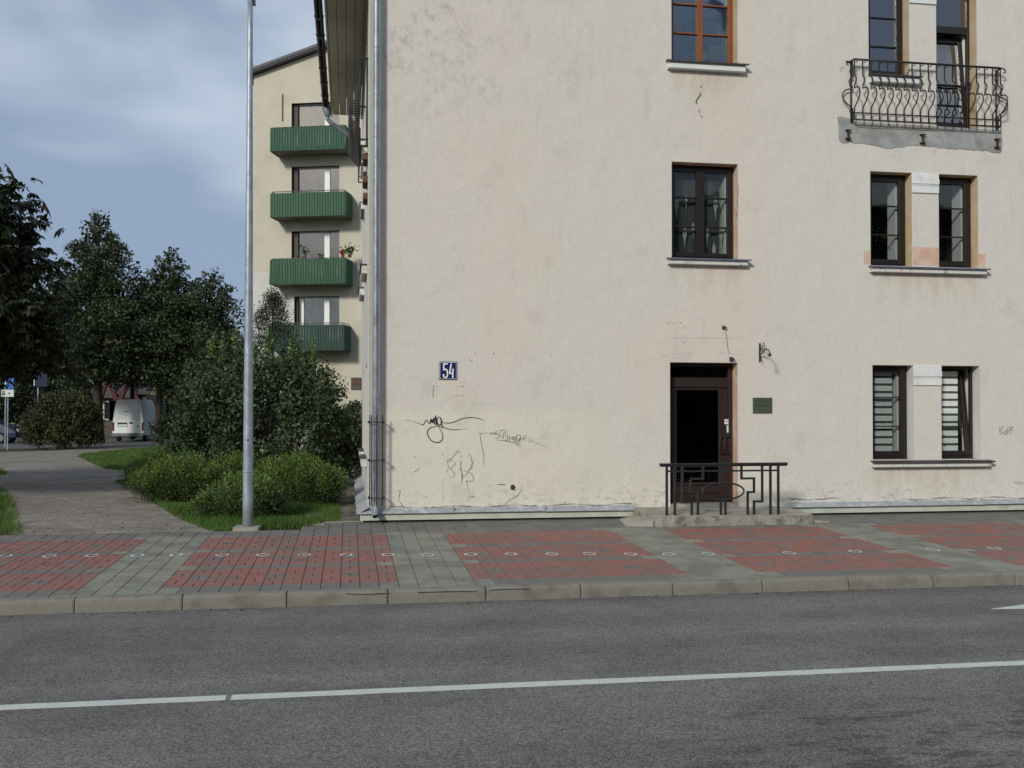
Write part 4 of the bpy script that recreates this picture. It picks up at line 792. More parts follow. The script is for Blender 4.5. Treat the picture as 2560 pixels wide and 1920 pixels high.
# side-wall windows, sills and balcony
for k, o in enumerate(side_open):
    y0, y1, z0, z1 = o; b = B()
    for (a, c, d, e_) in ((y0, y0+.06, z0, z1), (y1-.06, y1, z0, z1), (y0+.06, y1-.06, z0, z0+.06), (y0+.06, y1-.06, z1-.06, z1), ((y0+y1)/2-.04, (y0+y1)/2+.04, z0+.06, z1-.06)): b.box(XC+.12, XC+.18, a, c, d, e_)
    w = b.build('side_window', M['brown'], bld); b = B(); b.box(XC+.14, XC+.144, y0+.05, y1-.05, z0+.05, z1-.05); b.build('pane', M['glass'], w)
    b = B(); b.quad((XC, y0, z0), (XC+.2, y0, z0), (XC+.2, y0, z1), (XC, y0, z1)); b.quad((XC+.2, y1, z0), (XC, y1, z0), (XC, y1, z1), (XC+.2, y1, z1)); b.quad((XC, y0, z0), (XC, y1, z0), (XC+.2, y1, z0), (XC+.2, y0, z0)); b.quad((XC, y0, z1), (XC+.2, y0, z1), (XC+.2, y1, z1), (XC, y1, z1)); b.build('window_reveal', M['lightreveal'], w)
    b = B(); b.box(XC-.12, XC+.1, y0-.08, y1+.08, z0-.02, z0-.005); b.build('window_sill', M['dark_sill'], w)
    b = B(); b.box(XC-.09, XC-.0015, y0-.05, y1+.05, z0-.16, z0-.021); b.build('sill_block', M['sillplaster'] if True else M['brickrust'], w)
    if k in (0, 1):
        b = B(); b.box(XC-.07, XC-.0015, y0-.02, y1+.02, z1+.02, z1+.16); b.box(XC-.10, XC-.0015, y0-.05, y1+.05, z1+.161, z1+.19); b.build('hood_moulding', M['sillplaster'], w)
sy0, sy1, stz, sbz = 5.75, 8.3, 7.46, 6.05; sx = XC-.13
b = B(); b.tube([(XC, sy0, stz), (sx, sy0, stz), (sx, sy1, stz), (XC, sy1, stz)], .017, 6); b.tube([(XC, sy0, sbz), (sx, sy0, sbz), (sx, sy1, sbz), (XC, sy1, sbz)], .012, 6); b.tube([(XC, sy0, sbz+.11), (sx, sy0, sbz+.11), (sx, sy1, sbz+.11), (XC, sy1, sbz+.11)], .011, 6); b.tube([(XC-.02, sy0, stz), (XC-.02, sy0, sbz)], .014, 6)
SR = b.build('side_balcony_railing', M['iron'], bld, smooth=True)
for i in range(19):
    y = sy0+(sy1-sy0)*i/18; b = B(); b.tube([(sx-o_, y, stz-f*(stz-sbz)) for f, o_ in bar_profile()], .0115, 5); b.build('railing_bar', M['iron'], SR, smooth=True)
for y, z in ((5.9, 5.98), (5.95, 5.62), (6.0, 5.36)):
    b = B(); b.bbox(XC-.075, XC-.0015, y, y+.5, z-.10, z); b.build('broken_brick_corbel', M['brickrust'], bld)

# ================================================================== STREET FURNITURE
sg = empty('house_number_sign', (at(1120, 926, YF)[0], YF-.01, at(1120, 926, YF)[2]), 'square navy blue enamel house number plate reading 54 on the cream wall', 'house number')
x0, _, z1 = at(1099, 904.5, YF-.03); x1, _, z0 = at(1141.5, 948, YF-.03)
b = B(); b.bbox(x0-.008, x1+.008, YF-.016, YF-.0005, z0-.008, z1+.008, .004); b.build('backing_frame', M['dark_sill'], sg)
b = B(); b.bbox(x0, x1, YF-.026, YF-.0165, z0, z1, .004); b.build('white_border', M['signwhite'], sg)
t_ = .009; b = B(); b.bbox(x0+t_, x1-t_, YF-.030, YF-.0265, z0+t_, z1-t_, .002); b.build('blue_plate', M['navy'], sg)
def glyph(name, strokes_, w, y, m, par):
    b = B(); i = 0
    for s_ in strokes_:
        q = [np.array(p_) for p_ in s_]; ribbon(b, q, w, y-.0001*i); i += 1
    b.build(name, m, par)
def SN(pts): return [(lambda q: (q[0], q[2]))(at(1040+x/11.06, 890+y/11.06, YF-.03)) for x, y in pts]
gw = 38/11.06*PXM
glyph('digit_five', [SN([(875, 218), (768, 218)]), SN([(768, 200), (766, 395)]), smooth_pts(SN([(762, 392), (800, 365), (840, 375), (866, 420), (868, 500), (862, 560), (830, 592), (790, 590), (766, 565), (762, 500)]), 3)], gw, YF-.0312, M['white'], sg)
glyph('digit_four', [SN([(975, 205), (925, 490)]), SN([(908, 478), (1010, 478)]), SN([(1020, 350), (1015, 612)])], gw, YF-.0312, M['white'], sg)

pq = empty('wall_plaque', (at(1906, 1013, YF)[0], YF-.01, at(1906, 1013, YF)[2]), 'small dark green plaque with engraved lines to the right of the door', 'plaque')
x0, _, z1 = at(1883, 994, YF-.02); x1, _, z0 = at(1930.5, 1033, YF-.02); b = B(); b.bbox(x0, x1, YF-.02, YF-.001, z0, z1, .003); b.build('plate', M['plaque'], pq)
b = B(); rr = random.Random(8)
for (yy, hh, a, c) in ((1000.5, .016, 1890, 1921), (1005.0, .014, 1889, 1923), (1013, .024, 1887.5, 1926), (1022.5, .013, 1898, 1916), (1027, .008, 1899, 1913)):
    x = at(a, yy, YF-.02)[0]; xe = at(c, yy, YF-.02)[0]; z = at(a, yy, YF-.02)[2]
    while x < xe:
        w_ = rr.uniform(.006, .011)
        if rr.random() > .12: b.box(x, x+w_, YF-.0215, YF-.0201, z-hh*rr.uniform(.35, .5), z+hh*rr.uniform(.35, .5))
        x += w_+.004
b.build('engraved_lettering', M['gutter'], pq)

br = empty('sign_bracket', (at(1900, 880, YF)[0], YF, at(1900, 905, YF)[2]), 'scrolled black iron bracket on the wall, right of the door', 'bracket')
xb = at(1899.5, 880, YF-.01)[0]; zt_ = at(1899.5, 858, YF-.01)[2]; zb_ = at(1899.5, 905, YF-.01)[2]
b = B(); b.box(xb-.012, xb+.012, YF-.014, YF-.001, zb_, zt_); b.build('wall_bar', M['iron'], br)
b = B(); zc = (zt_+zb_)/2
b.tube([(xb, YF-.01, zb_+.10), (xb, YF-.12, zc-.01), (xb, YF-.26, zc+.05), (xb, YF-.36, zc+.02), (xb, YF-.40, zc-.03)], .009, 6)
b.tube([(xb, YF-.12, zc+.0), (xb, YF-.10, zc+.06), (xb, YF-.15, zc+.10), (xb, YF-.20, zc+.07), (xb, YF-.16, zc+.03)], .007, 6)
b.tube([(xb, YF-.05, zc+.02), (xb, YF-.08, zc+.10), (xb, YF-.16, zt_-.0), (xb, YF-.20, zt_-.05), (xb, YF-.24, zt_-.07)], .006, 6)
b.tube([(xb, YF-.03, zb_+.05), (xb, YF-.07, zb_+.07), (xb, YF-.08, zb_+.03), (xb, YF-.05, zb_+.02)], .007, 6)
b.lathe((xb, YF-.40, zc-.09), [(.004, 0), (.022, .01), (.026, .035), (.012, .06)], 8); b.build('scrollwork', M['iron'], br, smooth=True)

# concrete step and handrail
b = B(); sx0, sx1, sy, ztop = 6.76, 9.245, 3.925, .262
def sz(x, y): return ztop-(x-sx0)*.008+(y-sy)*.03
n = 26; r7 = random.Random(4); front = [(sx0+(sx1-sx0)*i/n, sy+r7.uniform(-.008, .008)+(.02 if i in (0, n) else 0)) for i in range(n+1)]
poly = [(sx0-.06, 4.953)]+front+[(sx1+.02, 4.953)]
b.prism([(x, y) for x, y in poly], .02, lambda x, y: sz(x, y)-.012)
top = [(x, y+.010) for x, y in poly]; top[0] = (sx0-.05, 4.953); top[-1] = (sx1+.01, 4.953)
st_o = b.build('concrete_step', M['concrete'], None, (8, 4.4, .1)); tag(st_o, 'rough grey concrete doorstep slab under the iron handrail', 'step')
b = B(); b.prism(top, lambda x, y: sz(x, y)-.0115, sz); b.build('step_top', M['concrete_top'], st_o)
b = B(); b.prism([(sx0-.42, 4.05), (sx0-.02, 3.97), (sx0-.03, 4.86), (sx0-.30, 4.86)], .05, lambda x, y: max(.10, .20-(sx0-x)*.25)); b.build('mortar_apron', M['concrete_top'], st_o)
b = B(); b.prism([(sx1+.01, 4.02), (sx1+.33, 4.06), (sx1+.02, 4.5)], .05, lambda x, y: .125); b.build('mortar_apron', M['concrete_top'], st_o)
hr = empty('iron_handrail', (7.84, 3.98, ztop), 'black iron handrail with stepped bars and an oval standing before the door', 'handrail')
HY = 3.985
def HZ(x, y): q = at(1580+x/3.319, 840+y/3.319, HY); return (q[0], q[2])
def bar(pts, w=.028, nm='bar'):
    b = B(); q = [HZ(*p_) for p_ in pts]
    for (x0, z0), (x1, z1) in zip(q, q[1:]):
        if abs(x1-x0) > abs(z1-z0): b.box(min(x0, x1)-w/2, max(x0, x1)+w/2, HY-.012, HY+.012, z0-w/2, z0+w/2)
        else: b.box(x0-w/2, x0+w/2, HY-.0135, HY+.0135, min(z0, z1)-w/2*.98, max(z0, z1)+w/2*.98)
    return b.build(nm, M['iron'], hr)
xl, zt_ = HZ(230, 1057); xr, zz = HZ(1288, 1057); _, zl = HZ(230, 1083)
b = B(); b.bbox(xl, xr, HY-.03, HY+.03, zl+.012, zt_, .008); b.box(xl+.01, xr-.01, HY-.016, HY+.016, zl-.006, zl+.0115); b.build('top_rail', M['iron'], hr)
bar([(288, 1123), (1213, 1123)], .026, 'lower_rail')
for x in (288, 355, 1148, 1213): bar([(x, 1085), (x, 1484)], .034, 'post')
for pts in ([(417, 1085), (417, 1380), (495, 1380), (495, 1484)], [(1080, 1085), (1080, 1372), (1012, 1372), (1012, 1480)], [(908, 1085), (908, 1182), (1012, 1182), (1012, 1295), (960, 1295), (960, 1480)], [(590, 1085), (590, 1184), (487, 1184), (487, 1297), (547, 1297), (547, 1482)], [(735, 1085), (735, 1218)], [(737, 1356), (737, 1482)], [(775, 1356), (775, 1482)]): bar(pts, .032, 'stepped_bar')
b = B(); cxx, czz = HZ(755, 1288); rx = abs(HZ(935, 1288)[0]-cxx)-.012; rz = abs(HZ(755, 1218)[1]-czz)
b.tube([(cxx+rx*math.cos(t), HY, czz+rz*math.sin(t)) for t in np.linspace(0, 2*math.pi, 41)], .014, 6); b.build('oval_ring', M['iron'], hr, smooth=True)

# lamp post
lpx, lpy = .85, 4.36+.10; lpt = empty('lamp_post', (lpx, lpy, GZ), 'tall grey galvanised lamp post at the edge of the lawn', 'lamp post')
b = B(); zs = np.linspace(.12, 7.72, 20); b.tube([(lpx-.004*(z-.1)*0, lpy, z) for z in zs], [.076-.040*(z/7.7) for z in zs], 18); b.build('pole', M['galv'], lpt, smooth=True)
b = B(); b.lathe((lpx, lpy, .93), [(.0735, 0), (.077, .004), (.077, .012), (.0735, .016)], 18); b.build('pole_seam', M['galv'], lpt, smooth=True); b = B(); b.lathe((lpx, lpy, 2.62), [(.064, 0), (.0665, .003), (.0665, .010), (.064, .014)], 18); b.build('pole_seam', M['galv'], lpt, smooth=True)
b = B(); b.prism([(lpx-.19, lpy-.19), (lpx+.16, lpy-.21), (lpx+.19, lpy+.15), (lpx-.17, lpy+.17)], .02, .155); b.build('concrete_footing', M['concrete_top'], lpt)
b = B(); b.tube([(lpx, lpy, 7.70), (lpx, lpy, 7.86)], [.028, .028], 10); b.box(lpx-.05, lpx+.05, lpy-.10, lpy+.32, 7.80, 7.94); b.build('lamp_head', M['galv'], lpt)
b = B(); b.box(lpx-.009, lpx+.009, lpy-.078, lpy-.070, 1.38, 1.41); b.build('access_screw', M['gutter'], lpt)
# ================================================================== REAR APARTMENT BLOCK
BY = 31.8; A0 = at(632, 700, BY); TH = math.radians(17)
bl = empty('apartment_block', (A0[0], A0[1], GZ), 'cream apartment block end wall with four green corrugated balconies behind the corner house', 'apartment block')
ux = np.array([math.cos(TH), -math.sin(TH), 0]); uy = np.array([math.sin(TH), math.cos(TH), 0]); AB = np.array([A0[0], A0[1], 0])
def bxf(V): return AB+V[:, :1]*ux+V[:, 1:2]*uy+V[:, 2:3]*np.array([0, 0, 1.])
def bp(x, y, off=0.0):               # pixel -> (u, z) on the block's face (off: metres in front)
    d = ray(x, y); nrm = uy; P0 = AB-uy*off; t = ((P0-CAM)@nrm)/(d@nrm); q = CAM+t*d-AB; return q@ux, q[2]
WD, DP_ = 13.0, 11.0
wins = []
for (yt, yb) in ((256, 330), (415.4, 490), (577, 652), (740.7, 820)):
    u0, zt_ = bp(729, yt); u1, _ = bp(848.5, yt); _, zb_ = bp(729, yb); wins.append((u0, u1, zb_, bp(790, yt)[1]))
e0 = bp(632, 190)[1]; e1 = bp(806, 127); slp = (e1[1]-e0)/e1[0]; rid = 6.5; ez = e0
b = B(); cells_wall(b, 0, WD, GZ, ez, wins, lambda u, z: (u, 0, z)); b.add([(0, 0, ez), (WD, 0, ez), (rid, 0, ez+slp*rid)], [(0, 1, 2)]); b.build('end_wall', M['bl_wall'], bl, xf=bxf)
b = B(); b.quad((0, DP_, GZ), (0, 0, GZ), (0, 0, ez), (0, DP_, ez)); b.quad((WD, 0, GZ), (WD, DP_, GZ), (WD, DP_, ez), (WD, 0, ez)); b.quad((WD, DP_, GZ), (0, DP_, GZ), (0, DP_, ez), (WD, DP_, ez)); b.box(.3, WD-.3, 3.0, 3.1, GZ, ez); b.build('side_wall', M['bl_wall'], bl, xf=bxf)
b = B()
for (a, za, c, zc_) in ((-.10, ez-slp*.10, rid, ez+slp*rid), (rid, ez+slp*rid, WD+.35, ez-slp*.35)):
    b.add([(a, -.3, za+.04), (c, -.3, zc_+.04), (c, DP_, zc_+.04), (a, DP_, za+.04), (a, -.3, za+.20), (c, -.3, zc_+.20), (c, DP_, zc_+.20), (a, DP_, za+.20)], [(3, 2, 1, 0), (4, 5, 6, 7), (0, 1, 5, 4), (2, 3, 7, 6), (3, 0, 4, 7), (1, 2, 6, 5)])
    b.add([(a, -.34, za+.10), (c, -.34, zc_+.10), (c, -.301, zc_+.10), (a, -.301, za+.10), (a, -.34, za+.22), (c, -.34, zc_+.22), (c, -.301, zc_+.22), (a, -.301, za+.22)], [(3, 2, 1, 0), (4, 5, 6, 7), (0, 1, 5, 4)])
b.build('roof', M['roof'], bl, xf=bxf)
b = B(); p = bp(631, 196); b.box(-.25, -.02, -.02, .12, p[1]-.25, p[1]+.05); b.tube([(-.12, -.05, p[1]-.2), (-.2, -.05, p[1]-.45)], .03, 5); b.build('floodlight', M['gutter'], bl, xf=bxf)
b = B(); p0 = bp(626, 166); p1 = bp(648, 184); b.tube([(p1[0]-1.1, 1.5, p1[1]+1.15), (p1[0]+.1, -.1, p1[1])], .012, 4); b.tube([(p1[0]-1.2, 1.8, p1[1]+.62), (p1[0]-.2, .1, p1[1]-.25)], .012, 4); b.build('roof_cable', M['gutter'], bl, xf=bxf)
b = B(); q0 = bp(707, 236); q1 = bp(706, 303); b.box(q0[0]-.02, q0[0]+.02, -.03, -.002, q1[1], q0[1]); b.build('wall_rod', M['rust'], bl, xf=bxf)
q0 = bp(633, 682); q1 = bp(736, 682); b = B(); b.box(.002, q1[0], -.004, -.0005, GZ, q0[1]); b.build('repainted_patch', M['bl_white'], bl, xf=bxf)
for k, (u0, u1, z0, z1) in enumerate(wins):
    w = B(); wd = u1-u0; fr = .05; y0 = .22
    w.box(u0, u0+fr, y0, y0+.07, z0, z1); w.box(u1-fr, u1, y0, y0+.07, z0, z1); w.box(u0+fr, u1-fr, y0, y0+.07, z1-fr, z1); w.box(u0+fr, u1-fr, y0, y0+.07, z0, z0+fr); mu = bp(817.5, 600, -.2)[0]; w.box(mu-.11, mu+.11, y0-.01, y0+.08, z0+fr, z1-fr)
    if k == 3: m2 = bp(756.5, 760, -.2)[0]; w.box(m2-.05, m2+.05, y0-.01, y0+.08, z0+fr, z1-fr)
    wo_ = w.build('window', M['white'], bl, xf=bxf); g = B(); g.box(u0+fr, u1-fr, y0+.03, y0+.035, z0+fr, z1-fr); g.build('pane', M['glass_mid'], wo_, xf=bxf)
    g = B(); n = 40
    for i in range(n):
        a = u0+.15+(mu-u0-.3)*i/n; c = u0+.15+(mu-u0-.3)*(i+1)/n; g.quad((a, y0+.2+.03*math.sin(i), z0), (c, y0+.2+.03*math.sin(i+1), z0), (c, y0+.2+.03*math.sin(i+1), z1-.1), (a, y0+.2+.03*math.sin(i), z1-.1))
    g.build('net_curtain', M['curtain'], wo_, xf=bxf)
    g = B(); e = .001; g.quad((u0+e, 0, z0), (u0+e, .3, z0), (u0+e, .3, z1), (u0+e, 0, z1)); g.quad((u1-e, .3, z0), (u1-e, 0, z0), (u1-e, 0, z1), (u1-e, .3, z1)); g.quad((u0, 0, z1-e), (u1, 0, z1-e), (u1, .3, z1-e), (u0, .3, z1-e)); g.box(u0+.001, u0+.22, .16, .21, z0, z1); g.build('window_reveal', M['bl_reveal'], wo_, xf=bxf)
DB = .95
specs = [(676, 863.5, 317, 372, M['bl_green2'], .03, 'faded'), (676, 863.5, 481, 537.5, M['bl_green'], .0, 'clean'), (675, 863.5, 647, 707, M['bl_green'], .05, 'leaning'), (671, 859, 812, 873, M['bl_green3'], .06, 'dark')]
for k, (xa, xb, yt, yb, mm, lean, nm) in enumerate(specs):
    u0, zt_ = bp(xa, yt, DB); u1, _ = bp(xb, yt, DB); zb_ = bp(xa, yb, DB)[1]; zt_ = bp((xa+xb)/2, yt, DB)[1]; zb_ = bp((xa+xb)/2, yb, DB)[1]
    b = B(); b.box(u0+.03, u1-.03, -DB+.03, -.002, zb_-.02, zb_+.13); bal = b.build('balcony', M['slab'], bl, xf=bxf)
    rk = random.Random(k+3); g = B(); L = (u1-u0); n = int(L/.11)
    def wave(g, pa, pb, n, off):
        pa = np.array(pa); pb = np.array(pb); d = (pb-pa)/n; nr = np.array([d[1], -d[0]]); nr /= np.hypot(*nr); nr = -nr if off < 0 else nr
        tw = [lean*math.sin(i*.5+k)*rk.uniform(.3, 1) for i in range(n+1)]
        for i in range(n):
            jag = rk.uniform(-.02, .015) if nm != 'clean' else 0
            for (s0, s1, o0, o1) in ((0, .28, 0, .028), (.28, .5, .028, .028), (.5, .78, .028, 0), (.78, 1, 0, 0)):
                q0 = pa+d*(i+s0)+nr*o0; q1 = pa+d*(i+s1)+nr*o1; t0 = tw[i]; e_ = np.hypot(*d); dd = d/e_
                g.quad((q0[0]-dd[0]*t0, q0[1]-dd[1]*t0, zb_-.05+jag*.4), (q1[0]-dd[0]*t0, q1[1]-dd[1]*t0, zb_-.05+jag*.4), (q1[0], q1[1], zt_+jag), (q0[0], q0[1], zt_+jag))
    wave(g, (u0, -DB), (u1, -DB), n, 1); g.build('corrugated_sheet', mm, bal, xf=bxf)
    g = B(); wave(g, (u1, -DB), (u1, -.01), 8, 1); g.build('corrugated_sheet', mm, bal, xf=bxf)
    g = B(); wave(g, (u0, -.01), (u0, -DB), 8, 1); g.build('corrugated_sheet', mm, bal, xf=bxf)
    rz = zt_+(.07 if k in (1, 3) else .03); g = B(); g.tube([(u0+.06, -.02, rz), (u0+.06, -DB+.06, rz), (u1-.06, -DB+.06, rz), (u1-.06, -.02, rz)], .018, 5)
    for uu in (u0+.06, (u0+u1)/2, u1-.06): g.tube([(uu, -DB+.06, zb_), (uu, -DB+.06, rz)], .015, 5)
    g.build('rail', M['railmetal'], bal, xf=bxf)
    if k == 2:
        g = B(); g.box(u0+.05, u0+1.1, -DB+.05, -DB+.3, rz-.02, rz+.02); g.build('shelf_board', M['slab'], bal, xf=bxf)
        for (xp, yp, mt, sc, lab) in ((762, 622, 'plantleaf', .28, 'small dark potted plant on the third balcony rail'), (857, 635, 'flower', .16, 'red flowers in a box at the end of the third balcony'), (875, 630, 'plantleaf', .26, 'leafy pot plant at the right end of the third balcony')):
            uu, z_ = bp(xp, yp, DB-.15); base = bxf(np.array([[uu, -DB+.15, rz+.02]]))[0]
            T = empty('potted_plant' if mt != 'flower' else 'flower_box', tuple(base), lab, 'plant'); gg = B(); gg.lathe(tuple(base), [(.05, -.02), (.07, .1), (.075, .11)], 8); gg.build('pot', M['pot'], T)
            n2 = 60; P = base+np.array([0, 0, .12+sc*.6])+rng.normal(0, 1, (n2, 3))*np.array([sc*.45, sc*.3, sc*.45]); A = rng.normal(0, 1, (n2, 3))*.035; D = rng.normal(0, 1, (n2, 3))*.035
            V = np.stack([P-A, P-D, P+A, P+D], 1).reshape(-1, 3); mi = (rng.random(n2) < .5).astype(int) if mt == 'flower' else np.zeros(n2, int); fast('foliage', V, 4, [M['plantleaf'], M['flower']], T, mi=mi)
q0 = bp(878, 944); q1 = bp(906, 960); q2 = bp(906, 975); b = B(); b.box(q0[0], q0[0]+1.6, -.02, .1, q2[1], q0[1]); w = b.build('basement_window', M['bl_reveal'], bl, xf=bxf); b = B(); b.box(q0[0]+.1, q0[0]+1.6, -.05, -.021, q1[1]+.0, q0[1]-.1); b.build('timber_board', M['brickrust'], w, xf=bxf)

ob = empty('added_reflection_block', (8, -46, 0), 'long dull brown apartment block added unseen behind the viewer to darken window reflections', 'apartment block')  # unseen block, added so the lower windows reflect something dark
b = B(); b.box(-45, 62, -52, -41, -.1, 15.0); b.build('wall', M['housewall'], ob); b = B(); b.box(-45.4, 62.4, -52.4, -40.6, 15.0, 15.6); b.build('roof', M['houseroof'], ob)
for iz in range(5):
    for ix in range(24):
        b = B(); x = -42+ix*4.3; b.box(x, x+1.7, -41.02, -40.96, 1.2+iz*2.8, 2.7+iz*2.8); b.build('window', M['tyre'], ob)
# ================================================================== VEHICLES, SIGNS, FAR HOUSES
def vehicle_van():
    q0 = on(281, 1101, GZ+.004); vy = 48.5; xl_, xr_ = at(281, 1060, vy)[0], at(359, 1060, vy)[0]; W = xr_-xl_; zt = at(320, 998, vy)[2]; z0 = at(320, 1092, vy)[2]; H = zt-GZ; cx = (xl_+xr_)/2
    r = empty('delivery_van', (cx, vy+2.7, GZ), 'white high-roof delivery van parked with its rear doors towards the park', 'van')
    def sec(y, k=1, top=zt, nar=.0): # cross-section rounding
        h = W/2; return [(cx-h+nar, y, GZ+.38), (cx-h, y, GZ+.9), (cx-h+.03, y, GZ+1.25), (cx-h+.14, y, top-.30), (cx-h+.20, y, top-.06), (cx-h+.30, y, top), (cx+h-.30, y, top), (cx+h-.20, y, top-.06), (cx+h-.14, y, top-.30), (cx+h-.03, y, GZ+1.25), (cx+h, y, GZ+.9), (cx+h-nar, y, GZ+.38)]
    ys = [(vy, zt-.05), (vy+.12, zt), (vy+3.7, zt), (vy+4.2, zt-.25), (vy+4.75, GZ+1.3), (vy+5.5, GZ+1.05), (vy+5.6, GZ+.7)]
    b = B(); S = []
    for y, t in ys:
        s = sec(y, top=max(t, GZ+.95)); s = [(x, yy, min(z, t)) for x, yy, z in s]; S.append(s)
    n = len(S[0]); vs = [p for s in S for p in s]; fs = []
    for i in range(len(S)-1):
        for j in range(n): fs.append((i*n+j, (i+1)*n+j, (i+1)*n+(j+1) % n, i*n+(j+1) % n))
    fs += [tuple(range(n)), tuple((len(S)-1)*n+j for j in range(n-1, -1, -1))]; b.add(vs, fs); b.build('body', M['van'], r)
    for (a, c) in ((xl_+.22, cx-.008), (cx+.008, xr_-.22)):
        b = B(); s_ = 1 if a > cx-.1 else -1; o1 = a if s_ > 0 else a-.0; b.xz([(a, GZ+.50), (c, GZ+.50), (c-(.06 if s_ > 0 else 0), zt-.13), (a+(.06 if s_ < 0 else 0), zt-.13)], vy-.035, vy-.002); d = b.build('rear_door', M['van'], r)
        b = B(); b.bbox(a+.06, c-.05, vy-.045, vy-.036, GZ+1.20, zt-.72, .01); b.build('window_panel', M['whitepl'], d)
    b = B(); b.box(cx-.62, cx+.62, vy-.0375, vy-.0352, zt-.67, zt-.655); b.box(cx+.07, cx+.27, vy-.05, vy-.036, GZ+1.02, GZ+1.12); b.box(cx-.18, cx+.02, vy-.05, vy-.036, zt-.70, zt-.66); b.build('door_handle', M['gutter'], r)
    b = B(); b.box(xl_+.28, xl_+.80, vy-.045, vy-.036, GZ+.86, GZ+1.10); b.build('plate_recess', M['gutter'], r); b = B(); b.box(xl_+.31, xl_+.79, vy-.05, vy-.0455, GZ+.88, GZ+.99); b.build('number_plate', M['whitepl'], r)
    b = B(); b.box(xl_+.25, xl_+.55, vy-.038, vy-.0355, GZ+1.25, GZ+1.29); b.box(xr_-.42, xr_-.26, vy-.038, vy-.0355, GZ+1.28, GZ+1.33); b.box(xr_-.34, xr_-.24, vy-.038, vy-.0355, GZ+.84, GZ+.92); b.build('badge', M['vantrim'], r)
    b = B(); b.bbox(xl_-.01, xr_+.01, vy-.14, vy+.1, GZ+.30, GZ+.495, .04); b.build('bumper', M['vantrim'], r)
    for s_ in (-1, 1):
        x = cx+s_*(W/2-.05); b = B(); b.bbox(x-.045, x+.045, vy-.03, vy+.05, GZ+.62, GZ+1.1, .01); b.build('tail_light', M['lampred'], r)
        for yy in (vy+1.1, vy+4.6):
            b = B(); x = cx+s_*(W/2-.12); pr = [(.0, -.1), (.2, -.1), (.32, -.09), (.34, -.05), (.34, .05), (.32, .09), (.2, .1), (0, .1)]
            b.lathe((0, 0, 0), pr, 16); b.v = [(x+z_, yy+x_, GZ+.34+y_) for x_, y_, z_ in b.v]; w = b.build('wheel', M['tyre'], r); b = B(); b.lathe((0, 0, 0), [(.0, -.105), (.19, -.105), (.19, .105), (0, .105)], 12); b.v = [(x+z_, yy+x_, GZ+.34+y_) for x_, y_, z_ in b.v]; b.build('rim', M['vantrim'], w)
vehicle_van()
def car():
    cy = 46.0; xr_ = at(43, 1080, cy)[0]; L = 4.2; x0 = xr_-L; r = empty('parked_car', (x0+2.1, cy+.85, GZ), 'dark blue parked car at the left edge behind the road signs', 'car')
    side = [(0, .35), (0.02, .75), (.25, .9), (.9, .98), (1.35, 1.42), (2.7, 1.46), (3.35, 1.05), (4.05, .88), (4.18, .6), (4.15, .33)]
    b = B(); n = len(side); vs = []
    for (yy, ins) in ((0, .06), (.1, 0), (1.6, 0), (1.7, .06)): vs += [(x0+x+(ins*.8 if x < 2 else -ins*.8), cy+yy+(0 if z < 1.0 else (.14 if yy < .8 else -.14)), GZ+z-(ins if z > 1.2 else 0)) for x, z in side]
    fs = []
    for i in range(3):
        for j in range(n): fs.append((i*n+j, i*n+(j+1) % n, (i+1)*n+(j+1) % n, (i+1)*n+j))
    fs += [tuple(range(n-1, -1, -1)), tuple(3*n+j for j in range(n))]; b.add(vs, fs); b.build('body', M['carblue'], r)
    for q in ([(1.05, .98), (1.42, 1.36), (1.98, 1.38), (1.98, .98)], [(2.06, .98), (2.06, 1.38), (2.66, 1.39), (3.15, 1.02)]):
        b = B(); b.add([(x0+x, cy+(.10 if z > 1.1 else -.004), GZ+z) for x, z in q]+[(x0+x, cy+(.12 if z > 1.1 else .01), GZ+z) for x, z in q], [(3, 2, 1, 0), (4, 5, 6, 7)]); b.build('side_window', M['tyre'], r)
    for xx in (.8, 3.35):
        for yy in (cy+.06, cy+1.6):
            b = B(); b.lathe((0, 0, 0), [(0, -.09), (.28, -.09), (.31, -.05), (.31, .05), (.28, .09), (0, .09)], 16); b.v = [(x0+xx+x_, yy+z_, GZ+.31+y_) for x_, y_, z_ in b.v]; w = b.build('wheel', M['tyre'], r); b = B(); b.lathe((0, 0, 0), [(0, -.095), (.18, -.095), (.18, .095), (0, .095)], 12); b.v = [(x0+xx+x_, yy+z_, GZ+.31+y_) for x_, y_, z_ in b.v]; b.build('rim', M['vantrim'], w)
    b = B(); b.box(x0+4.05, x0+4.19, cy+.15, cy+.5, GZ+.62, GZ+.78); b.build('headlight', M['whitepl'], r)
car()
def sign(px, ybase, ytop, Y, name, label):
    p0 = at(px, ybase, Y); p1 = at(px, ytop, Y); r = empty(name, (p0[0], Y, GZ), label, 'road sign'); b = B(); b.tube([(p0[0], Y, GZ), (p0[0], Y, p1[2])], .032, 8); b.build('post', M['galv'], r); return r, p0[0]
r, sxp = sign(19, 1118, 968, 37.2, 'traffic_sign', 'blue road sign with a white lorry panel beneath it, left edge of the park')
q = [at(x, y, 37.1) for x, y in ((2.5, 974), (34, 992), (7, 961), (34.5, 972.5))]
b = B(); b.bbox(q[0][0], q[1][0], 37.12, 37.15, q[1][2], q[0][2]); pnl = b.build('white_panel', M['signwhite'], r); b = B(); b.bbox(q[2][0], q[3][0], 37.12, 37.15, q[3][2]+.003, q[2][2]+.28); pn2 = b.build('blue_panel', M['signblue'], r)
cxp = (q[0][0]+q[1][0])/2; zc = (q[0][2]+q[1][2])/2; b = B(); b.box(q[0][0]+.03, q[0][0]+.16, 37.114, 37.119, zc-.09, zc+.09); b.box(cxp+.02, cxp+.12, 37.114, 37.119, zc-.03, zc); b.box(cxp+.05, cxp+.09, 37.112, 37.1139, zc, zc+.03); b.build('pictogram', M['gutter'], pnl)
